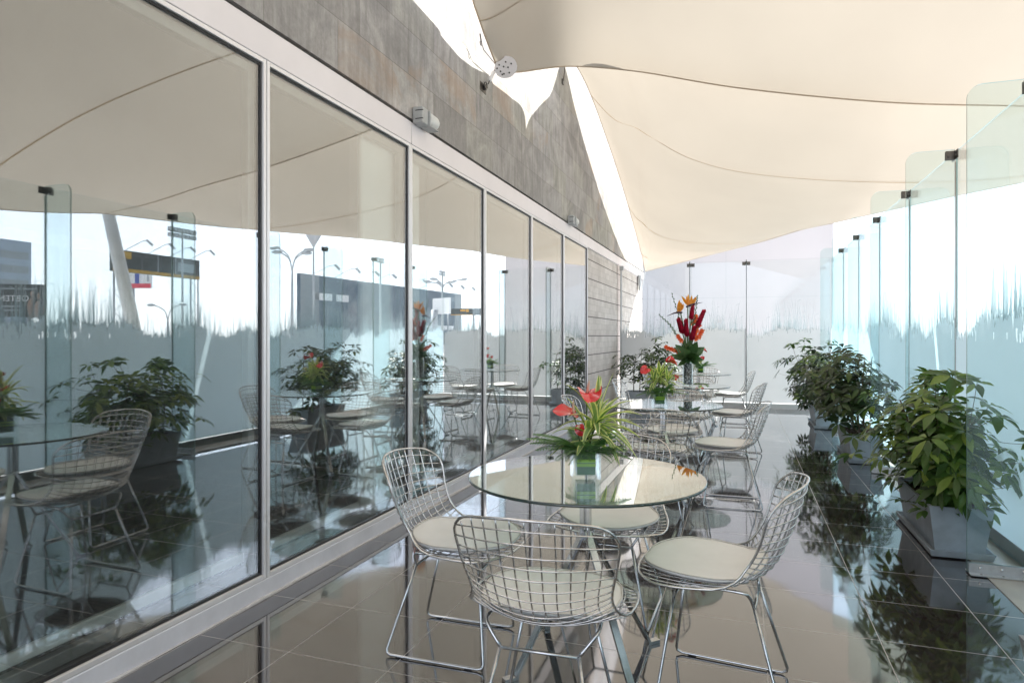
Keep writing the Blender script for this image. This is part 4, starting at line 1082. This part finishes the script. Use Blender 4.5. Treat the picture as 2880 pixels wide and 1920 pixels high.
small_arrangement(tabpos(3, 0.02, -0.02), 'small dark cube vase of red anthuriums and fern on the farthest table', 23,
    [((0.04, -0.02, 0.33), (0.1, -0.3, 1.0), (0.9, -0.2, 0.1), 0.075, 1.2), ((0.02, -0.03, 0.24), (0.0, -1.0, 0.5), (0.1, -0.3, -1), 0.06, 0.5), ((-0.05, -0.03, 0.22), (0.0, -1.0, 0.5), (-0.6, -0.3, -.5), 0.045, 0.5)],
    [((0.0, 0.0, 0.16), (0.0, -0.1, 1.0), 10, 0.10)],
    FR+[(0.0, 0.45, 0.22, 0.5), (0.2, 0.3, 0.2, 0.6), (PI, 0.3, 0.2, 0.6), (PI-.3, .5, .2, .6), (-PI/2, 0.5, 0.18, 0.6)], 0.10, 0.115)

def tall_arrangement():
    random.seed(31); HV = 0.275
    e = empty('flower_arrangement', tabpos(2, 0.0, -0.03), TH, 'tall bouquet of bird of paradise and red ginger in a pebble-filled cylinder', 'flower arrangement', 'flower arrangements on the tables')
    mb = MB(); mb.lathe([(0.056, 0), (0.056, HV), (0.051, HV), (0.051, 0.012)], 32, caps=False); mb.lathe([(0.056, 0.0), (0.056, 0.001)], 32); v = mb.build('vase', M_vaseglass, e, True)
    mb = MB(); mb.lathe([(0.046, 0.014), (0.046, HV-0.03)], 28); mb.build('pebble_filling', M_pebble, v)
    H0 = Vector((0, 0, HV-0.03))
    def stem(mb, top, r=0.005):
        top = Vector(top); P = smooth_path([H0+Vector((top.x*.06, top.y*.06, 0)), H0.lerp(top, .5)+Vector((-top.x*.12, 0, .02)), top], 10); mb.tube(P, r, 6); return (P[-1]-P[-3]).normalized()
    # red ginger torches
    for top, ln, w in (((0.165, -0.02, 0.80), 0.19, 0.044), ((0.055, 0.0, 0.88), 0.17, 0.036), ((-0.105, -0.03, 0.70), 0.15, 0.046), ((-0.035, -0.05, 0.70), 0.18, 0.040), ((0.055, -0.06, 0.62), 0.14, 0.044)):
        sm = MB(); d = stem(sm, top, 0.006); fl = MB(); top = Vector(top); base = top-d*ln
        for k in range(64):
            t = k/64; a = k*2.4; u = d.orthogonal().normalized(); vv = d.cross(u)
            rad = (u*math.cos(a)+vv*math.sin(a)); p = base+d*ln*t+rad*0.008
            dd = (rad*(0.55-0.25*t)+d).normalized()
            leaflet(fl, p, dd, rad, w*(1.25-0.3*t), w*0.62, -0.15)
        g = fl.build('ginger_flower', M_bloomr, e, True); sm.build('flower_stem', M_gstem, g, True)
    # bird of paradise
    for top, dirx in (((-0.085, -0.02, 0.80), -1), ((-0.005, -0.02, 0.86), 1)):
        sm = MB(); stem(sm, top, 0.0065); top = Vector(top)
        bk = MB(); tip = top+Vector((dirx*0.16, -0.02, 0.0 if dirx > 0 else -0.045)); 
        if dirx > 0: tip.z += 0.05
        bk.tube(smooth_path([top-Vector((dirx*0.02, 0, 0)), top.lerp(tip, .4)+Vector((0, 0, .012)), tip], 8), [0.009, 0.012, 0.011, 0.009, 0.007, 0.005, 0.003, 0.001], 8)
        fl = MB()
        for k in range(8):
            a = random.uniform(-0.7, 0.5); d = Vector((-dirx*0.35+a*0.6, random.uniform(-.3, .3), 1.0))
            if dirx > 0: d = Vector((random.uniform(-.9, .7), random.uniform(-.3, .3), 1.0))
            leaflet(fl, top+Vector((dirx*0.01*k/2, 0, 0.004)), d, Vector((0, -1, 0.2)), random.uniform(0.09, 0.14), 0.032, 0.0)
        b = bk.build('bird_of_paradise', M_birdp, e, True); fl.build('petal', M_bird, b, True); sm.build('flower_stem', M_gstem, b, True)
    # coral gladioli
    for top, n in (((0.125, 0.02, 0.68), 6), ((0.15, -0.02, 0.60), 5), ((-0.10, 0.02, 0.72), 3), ((-0.11, -0.03, 0.54), 3), ((-0.245, -0.03, 0.42), 6), ((0.085, 0.03, 0.76), 4)):
        sm = MB(); d = stem(sm, top, 0.004); fl = MB(); top = Vector(top)
        for k in range(n):
            c = top-d*0.028*k+Vector((random.uniform(-.012, .012), -0.01, 0))
            for q in range(6):
                a = q*PI/3+k; dd = Vector((math.cos(a), -0.6, math.sin(a)+0.3))
                leaflet(fl, c, dd, Vector((0, -1, 0)), random.uniform(.028, .042), 0.022, 0.1)
        g = fl.build('gladiolus_flower', M_bloomo, e, True); sm.build('flower_stem', M_gstem, g, True)
    # green gladiolus buds
    for P in ([(0, 0, .3), (-.05, -.01, .55), (-.11, -.02, .78), (-.185, -.02, 1.02)], [(0, 0, .3), (.05, .0, .6), (.09, .0, .85), (.105, .0, .99)], [(0, 0, .3), (-.1, -.02, .5), (-.2, -.03, .66), (-.33, -.04, .78)], [(0, 0, .3), (.04, 0, .6), (.06, 0, .8), (.075, 0, .97)]):
        mb = MB(); Q_ = smooth_path(P, 26); mb.tube(Q_, [0.0035-0.002*i/25 for i in range(26)], 5)
        for i in range(10, 25):
            d = (Q_[i+1]-Q_[i]).normalized() if i < 25 else Vector((0, 0, 1)); s_ = (-1)**i
            sd = Vector((d.z, 0, -d.x))*s_
            leaflet(mb, Q_[i], d+sd*0.35, Vector((0, -1, 0)), 0.045*(1-(i-10)/26), 0.013, 0)
        mb.build('gladiolus_bud_spike', M_bleaf, e, True)
    mb = MB()
    for (dx, dy, dz, ln, wd) in ((-.7, -.2, .9, .25, .10), (.75, -.2, .75, .24, .10), (.2, -.8, .45, .17, .085), (-.35, -.7, .7, .22, .10), (.5, -.6, .2, .16, .09), (-.25, -.6, -.05, .13, .07), (.9, -.1, .1, .17, .07), (-.9, -.1, .2, .18, .05), (.3, -.4, .95, .26, .10), (-.1, .3, .9, .25, .09), (-.95, -.2, .35, .22, .06), (.1, -.9, .1, .13, .08), (-.55, -.3, -.2, .16, .05), (.6, -.4, -.25, .15, .05), (-.6, .3, .7, .22, .09), (.5, .3, .7, .22, .09)):
        leaflet(mb, H0+Vector((0, -0.01, 0.04)), Vector((dx, dy, dz)), Vector((0, -1, 0.3)), ln, wd, 0.12)
    for k in range(34):
        a = random.uniform(0, 6.28); el = random.uniform(-.1, 1.2)
        leaflet(mb, H0+Vector((random.uniform(-.03, .03), random.uniform(-.03, .03), random.uniform(0.02, .12))), Vector((math.cos(a)*math.cos(el), math.sin(a)*math.cos(el), math.sin(el))), Vector((0, 0, 1)), random.uniform(.1, .2), random.uniform(.03, .06), .25)
    mb.build('bouquet_leaves', M_bleaf, e, True)
tall_arrangement()

# ------------------------------------------------------------------ white building beyond the end screen
wb = empty('white_building', (0, 18, 0), 0, 'plain white panelled building standing beyond the far glass screen', 'building')
mb = MB(); mb.box(-14, 2.17, 0, 9, -0.12, 9.0); mb.build('panel_wall', M_panelb, wb)
mb = MB(); mb.box(-14.05, 2.22, -0.05, 9.05, 9.0, 9.15); mb.build('parapet', M_fascia, wb)

# ------------------------------------------------------------------ things across the car park (seen mirrored in the windows)
def bb_frame(TL, vbl, TR, w1, zfix=None):
    """returns left/right real points (top z, bottom z) of a sign seen mirrored"""
    a = refl(TL[0], TL[1], w1); zt = a.z
    w2 = (zt-HC)*F/(CV-TR[1]); b = refl(TR[0], TR[1], w2)
    zb = HC+(CV-vbl)*w1/F
    return a, b, zt, zb
def quad_box(mb, a, b, z0, z1, th, mi=0, off=0.0):
    a = Vector((a.x, a.y, 0)); b = Vector((b.x, b.y, 0)); d = (b-a).normalized(); n = Vector((-1, 0, 0)); n = (n-d*n.dot(d)).normalized()
    p = [a+n*off, b+n*off, b-n*(th-off), a-n*(th-off)]
    vs = [(q.x, q.y, z0) for q in p]+[(q.x, q.y, z1) for q in p]
    mb.add(vs, [(3, 2, 1, 0), (4, 5, 6, 7), (0, 1, 5, 4), (1, 2, 6, 5), (2, 3, 7, 6), (3, 0, 4, 7)], mi)
def signboard(name, label, a, b, zt, zb, mface, extra, th=0.4, legs=2, lamps=0, truss=True, group='billboards across the car park'):
    mid = (a+b)/2; base = Vector((mid.x, mid.y, -0.12)); e = empty(name, base, 0, label, 'billboard', group)
    def loc(mb, n, m, par=None, sm=False):
        mb.v = [(x-base.x, y-base.y, z-base.z) for x, y, z in mb.v]; return mb.build(n, m, par or e, sm)
    mb = MB(); quad_box(mb, a, b, zb, zt, th); f = loc(mb, 'board', mface)
    for (t0, t1, s0, s1, m, nm) in extra:
        mb = MB(); quad_box(mb, a.lerp(b, t0), a.lerp(b, t1), zb+(zt-zb)*s0, zb+(zt-zb)*s1, 0.03, 0, 0.035); loc(mb, nm, m, f)
    for k in range(legs):
        t = (k+0.5)/legs if legs == 1 else 0.06+0.88*k/(legs-1)
        p = a.lerp(b, t); q = Vector((p.x+0.6, p.y, 0)); mb = MB()
        mb.tube([(q.x, q.y, -0.12), (q.x, q.y, zb+0.3)], 0.22 if legs == 1 else 0.10, 10)
        if legs > 1 and truss:
            mb.tube([(q.x, q.y+1.0, -0.12), (q.x, q.y+1.0, zb+0.3)], 0.08, 8); z = 0; s = 0
            while z < zb: mb.tube([(q.x, q.y+s, z), (q.x, q.y+1.0-s, z+0.9)], 0.035, 5); z += 0.9; s = 1.0-s
        loc(mb, 'post', M_lampm, None, True)
    for k in range(lamps):
        p = a.lerp(b, (k+0.5)/lamps); h = Vector((p.x-2.2, p.y+0.5, zt+0.9)); mb = MB()
        mb.tube([(p.x, p.y, zt), (h.x+.6, h.y, zt+0.85), h], 0.04, 6); lp = loc(mb, 'lamp_arm', M_lampm)
        mb = MB(); mb.bar(h, h+Vector((-.35, .25, -.45)), 0.55, 0.2); loc(mb, 'floodlight', M_lampm, lp)
    return e, loc, f
a, b, zt, zb = bb_frame((317, 699), 761, (561, 733), 60)
signboard('billboard', 'long black billboard with a gold strip along the bottom, on lattice posts', a, b, zt, zb, M_bbblack, [(0, 1, 0, .16, M_gold, 'gold_strip'), (0.02, .19, .62, .95, M_gold, 'gold_emblem'), (.48, .49, 0.16, 1, M_bbgrey, 'joint_strip'), (.69, .70, .16, 1, M_bbgrey, 'joint_strip'), (.72, .93, .3, .75, M_bbgrey, 'grey_panel')], lamps=4)
a, b, zt, zb = bb_frame((343, 757), 810, (424, 757), 85)
signboard('billboard', 'small white billboard with a blue panel and red strip below the long black one', a, b, zt, zb, M_bbwhite, [(0, 1, 0, .24, M_bbred, 'red_strip'), (.45, .60, .24, 1, M_bbblue, 'blue_panel'), (.06, .38, .80, .84, M_bbgrey, 'text_line'), (.10, .34, .66, .69, M_bbgrey, 'text_line'), (.88, .93, .35, .9, M_bbgrey, 'text_line')], legs=1)
a, b, zt, zb = bb_frame((-160, 796), 890, (118, 800), 38)
e, loc, f = signboard('billboard', 'black billboard with white lettering and two people pictured at its end', a, b, zt, zb, M_bbblack, [], legs=3, truss=False)
# lettering (reads properly from the terrace, mirrored in the windows)
def wall_text(txt, size, p, d, e, base, name='lettering', m=M_bbwhite):
    X = d.normalized(); Z = Vector((0, 0, 1)); Nn = X.cross(Z)
    M4 = Matrix(((X.x, Z.x, Nn.x, p.x-base.x), (X.y, Z.y, Nn.y, p.y-base.y), (X.z, Z.z, Nn.z, p.z-base.z), (0, 0, 0, 1)))
    return text_mesh(txt, size, name, m, e, M4)
dr = (a-b).normalized()      # reading direction for someone on the terrace
base = e.location
h = zt-zb
wall_text('OBTEN', h*0.26, b.lerp(a, 0.14)+Vector((-0.06, 0, 0))+Vector((0, 0, -0.52*h)), dr, f, base)
mb = MB(); [quad_box(mb, b.lerp(a, t0), b.lerp(a, t1), zb+h*z_, zb+h*(z_+.05), 0.03, 0, 0.035) for (t0, t1, z_) in ((.2, .42, .30), (.45, .6, .30), (.22, .40, .18))]; loc(mb, 'text_line', M_bbgrey, f)
mb = MB(); [quad_box(mb, b.lerp(a, t0), b.lerp(a, t1), zb+h*.84, zb+h*.88, 0.03, 0, 0.035) for (t0, t1) in ((.05, .2), (.22, .25), (.28, .5))]; loc(mb, 'text_line', M_bbgrey, f)
for (t, zz, s) in ((0.10, 0.30, 1.0), (0.035, 0.36, 0.9)):       # two pictured people, flat print
    mb = MB(); c = b.lerp(a, t)+Vector((-0.05, 0, 0)); R = h*0.10*s
    def disc(mb, c, ry, rz_):
        n = 18; mb.add([(c.x, c.y+math.cos(2*PI*k/n)*ry, c.z+math.sin(2*PI*k/n)*rz_) for k in range(n)], [tuple(range(n))])
    disc(mb, c+Vector((0, 0, -zz*h)), R*0.8, R*1.1); disc(mb, c+Vector((-0.01, 0, -(zz+0.42)*h)), R*1.7, R*3.2)
    loc(mb, 'pictured_person', M_bbskin, f)
a, b, zt, zb = bb_frame((845, 768), 905, (1297, 828), 60)
signboard('billboard', 'very long dark blue billboard wall with floodlights along its top', a, b, zt, 0.2, M_bbdark, [(0.0, .08, 0, 1, M_bbgrey, 'grey_end'), (.06, .14, .66, .76, M_bbwhite, 'text_line'), (.16, .22, .66, .76, M_bbwhite, 'text_line'), (.94, 1.0, 0, 1, M_bbgrey, 'grey_end'), (.70, .93, .28, .36, M_bbwhite, 'text_line')], legs=4, lamps=10, truss=False)
a, b, zt, zb = bb_frame((1222, 840), 884, (1268, 836.5), 44)
signboard('billboard', 'white notice board with a small blue square on one pole', a, b, zt, zb, M_bbwhite, [(.05, .32, .66, .95, M_bbblue, 'blue_square'), (.4, .41, 0, 1, M_bbgrey, 'joint_strip')], legs=1, th=0.15)
a, b, zt, zb = bb_frame((1268, 868), 886, (1350, 867), 80)
signboard('billboard', 'low dark green sign with an orange ring and orange strip underneath', a, b, zt, zb, M_bbblack, [(0, .8, 0, .1, M_bborange, 'orange_strip'), (.33, .50, .55, .85, M_bborange, 'orange_mark'), (.52, .62, .45, .9, M_bborange, 'orange_mark'), (.75, 1, .1, 1, M_bbgrey, 'grey_panel')], legs=2, truss=False)

def street_lamp(u, vt, w, vsplit, arms, label, headbox=None):
    top = refl(u, vt, w); zs = HC+(CV-vsplit)*w/F; k = w/F
    e = empty('street_lamp', (top.x, top.y, -0.12), 0, label, 'street lamp', 'lamp posts across the car park')
    # mirrored right in picture corresponds to direction rm in the world
    rm = Vector((-cT, sT, 0))
    mb = MB(); mb.tube([(0, 0, 0), (0, 0, (top.z if headbox else zs)+0.12)], [0.13, 0.07], 8); mb.build('pole', M_lampm, e, True)
    for (du, v1) in arms:
        end = rm*du*k; z1 = HC+(CV-v1)*k*1.0*1.0
        mb = MB(); P = smooth_path([Vector((0, 0, zs+0.12)), end*0.22+Vector((0, 0, zs+0.12+(z1-zs)*0.65)), end*0.8+Vector((0, 0, z1+0.08)), end+Vector((0, 0, z1+0.12))], 10)
        mb.tube(P, 0.05, 6); am = mb.build('arm', M_lampm, e, True)
        mb = MB(); d = (P[-1]-P[-3]).normalized(); mb.tube([P[-1]-d*0.3, P[-1], P[-1]+d*0.3, P[-1]+d*0.45], [0.06, 0.14, 0.12, 0.03], 8); mb.build('lamp_head', M_lampm, am, True)
    if headbox:
        mb = MB(); H = top.z+0.12
        if headbox == 'cone': mb.lathe([(0.08, H-1.1), (0.66, H-0.1), (0.66, H)], 16)
        else:
            for sx in range(-3, 4):
                for sz in (0, 1): mb.box(-0.2, 0.2, sx*0.45-0.17, sx*0.45+0.17, H-0.55*sz-0.2, H-0.55*sz+0.15)
            mb.tube([(0, -1.6, H-.25), (0, 1.6, H-.25)], 0.05, 6)
            if headbox == 'small': mb.v = [(x*0.35, y*0.35, H+(z-H)*0.45) for x, y, z in mb.v]
        mb.build('floodlight_head', M_lampm, e)
    return e
street_lamp(513, 648, 62, 700, [], 'tall floodlight mast with two rows of lamps behind the black billboard', 'rack')
street_lamp(882, 661, 60, 700, [], 'tall pole with a funnel-shaped light head near the blue billboard wall', 'cone')
street_lamp(822, 700, 46, 762, [(-47, 697), (-40, 709), (45, 702), (38, 712)], 'street lamp with four curved arms at the left end of the blue billboard wall')
street_lamp(1244, 764, 55, 812, [(-40, 792), (-22, 785), (26, 793), (56, 786)], 'street lamp with four curved arms and a top light by the white board', 'small')
street_lamp(1070, 728, 55, 760, [], 'slim pole with a small top light behind the long blue billboard wall', 'small')
street_lamp(472, 868, 60, 900, [(-45, 858), (40, 856)], 'low street lamp with two long arms under the black billboard')
tw = refl(-40, 676, 120)
e = empty('office_tower', (tw.x, tw.y, -0.12), 0, 'pale blue office tower far behind the black billboard', 'building')
mb = MB(); mb.box(-6, 6, -4.1, 4.1, 0, tw.z); mb.build('facade', M_tower, e)
mb = MB()
for k in range(1, 7): mb.box(-6.04, -6.0, -3.6, 3.6, k*2.6, k*2.6+1.4)
mb.build('window_band', M_bbgrey, e)

# ------------------------------------------------------------------ light, sky, camera
world = bpy.data.worlds.new('World'); scene.world = world; world.use_nodes = True
wt = world.node_tree; wt.nodes.clear()
sky = wt.nodes.new('ShaderNodeTexSky'); sky.sky_type = 'NISHITA'; sky.sun_disc = False
SUNV = Vector((1.0, 0.60, 1.4)).normalized()
el = math.asin(SUNV.z); az = math.atan2(SUNV.x, SUNV.y)
sky.sun_elevation = el; sky.sun_rotation = az; sky.altitude = 50; sky.air_density = 1.0; sky.dust_density = 0.8; sky.ozone_density = 1.2
bg = wt.nodes.new('ShaderNodeBackground'); bg.inputs[1].default_value = 0.052
wo = wt.nodes.new('ShaderNodeOutputWorld')
hs = wt.nodes.new('ShaderNodeHueSaturation'); hs.inputs['Saturation'].default_value = 0.22
wt.links.new(sky.outputs[0], hs.inputs['Color']); tn = wt.nodes.new('ShaderNodeMix'); tn.data_type = 'RGBA'; tn.blend_type = 'MULTIPLY'; tn.inputs[0].default_value = 1.0; tn.inputs[7].default_value = (0.93, 0.98, 1.08, 1); wt.links.new(hs.outputs[0], tn.inputs[6]); wt.links.new(tn.outputs[2], bg.inputs[0]); wt.links.new(bg.outputs[0], wo.inputs[0])
sd = bpy.data.lights.new('sun', 'SUN'); sd.energy = 2.05; sd.angle = math.radians(0.5); sd.color = (1.0, 0.975, 0.94)
so_ = bpy.data.objects.new('sun', sd); COL.objects.link(so_); so_.rotation_euler = (-SUNV).to_track_quat('-Z', 'Y').to_euler(); so_.location = SUNV*40

cam = bpy.data.cameras.new('camera'); co = bpy.data.objects.new('camera', cam); COL.objects.link(co)
cam.sensor_width = 36; cam.sensor_fit = 'HORIZONTAL'; cam.lens = 36*F/2880; cam.shift_y = -14/2880; cam.clip_start = 0.05; cam.clip_end = 2000
co.location = (0, 0, HC); co.rotation_euler = (PI/2, 0, TH); scene.camera = co

vs_ = scene.view_settings; vs_.view_transform = 'Standard'; vs_.look = 'None'; vs_.gamma = 1; vs_.exposure = 3.0
try:
    scene.render.engine = 'CYCLES'
    cy = scene.cycles; cy.max_bounces = 14; cy.transparent_max_bounces = 40; cy.glossy_bounces = 6; cy.diffuse_bounces = 4; cy.transmission_bounces = 6
    cy.sample_clamp_indirect = 6.0; cy.caustics_reflective = False; cy.caustics_refractive = False; cy.blur_glossy = 0.3
except Exception as ex: print(ex)
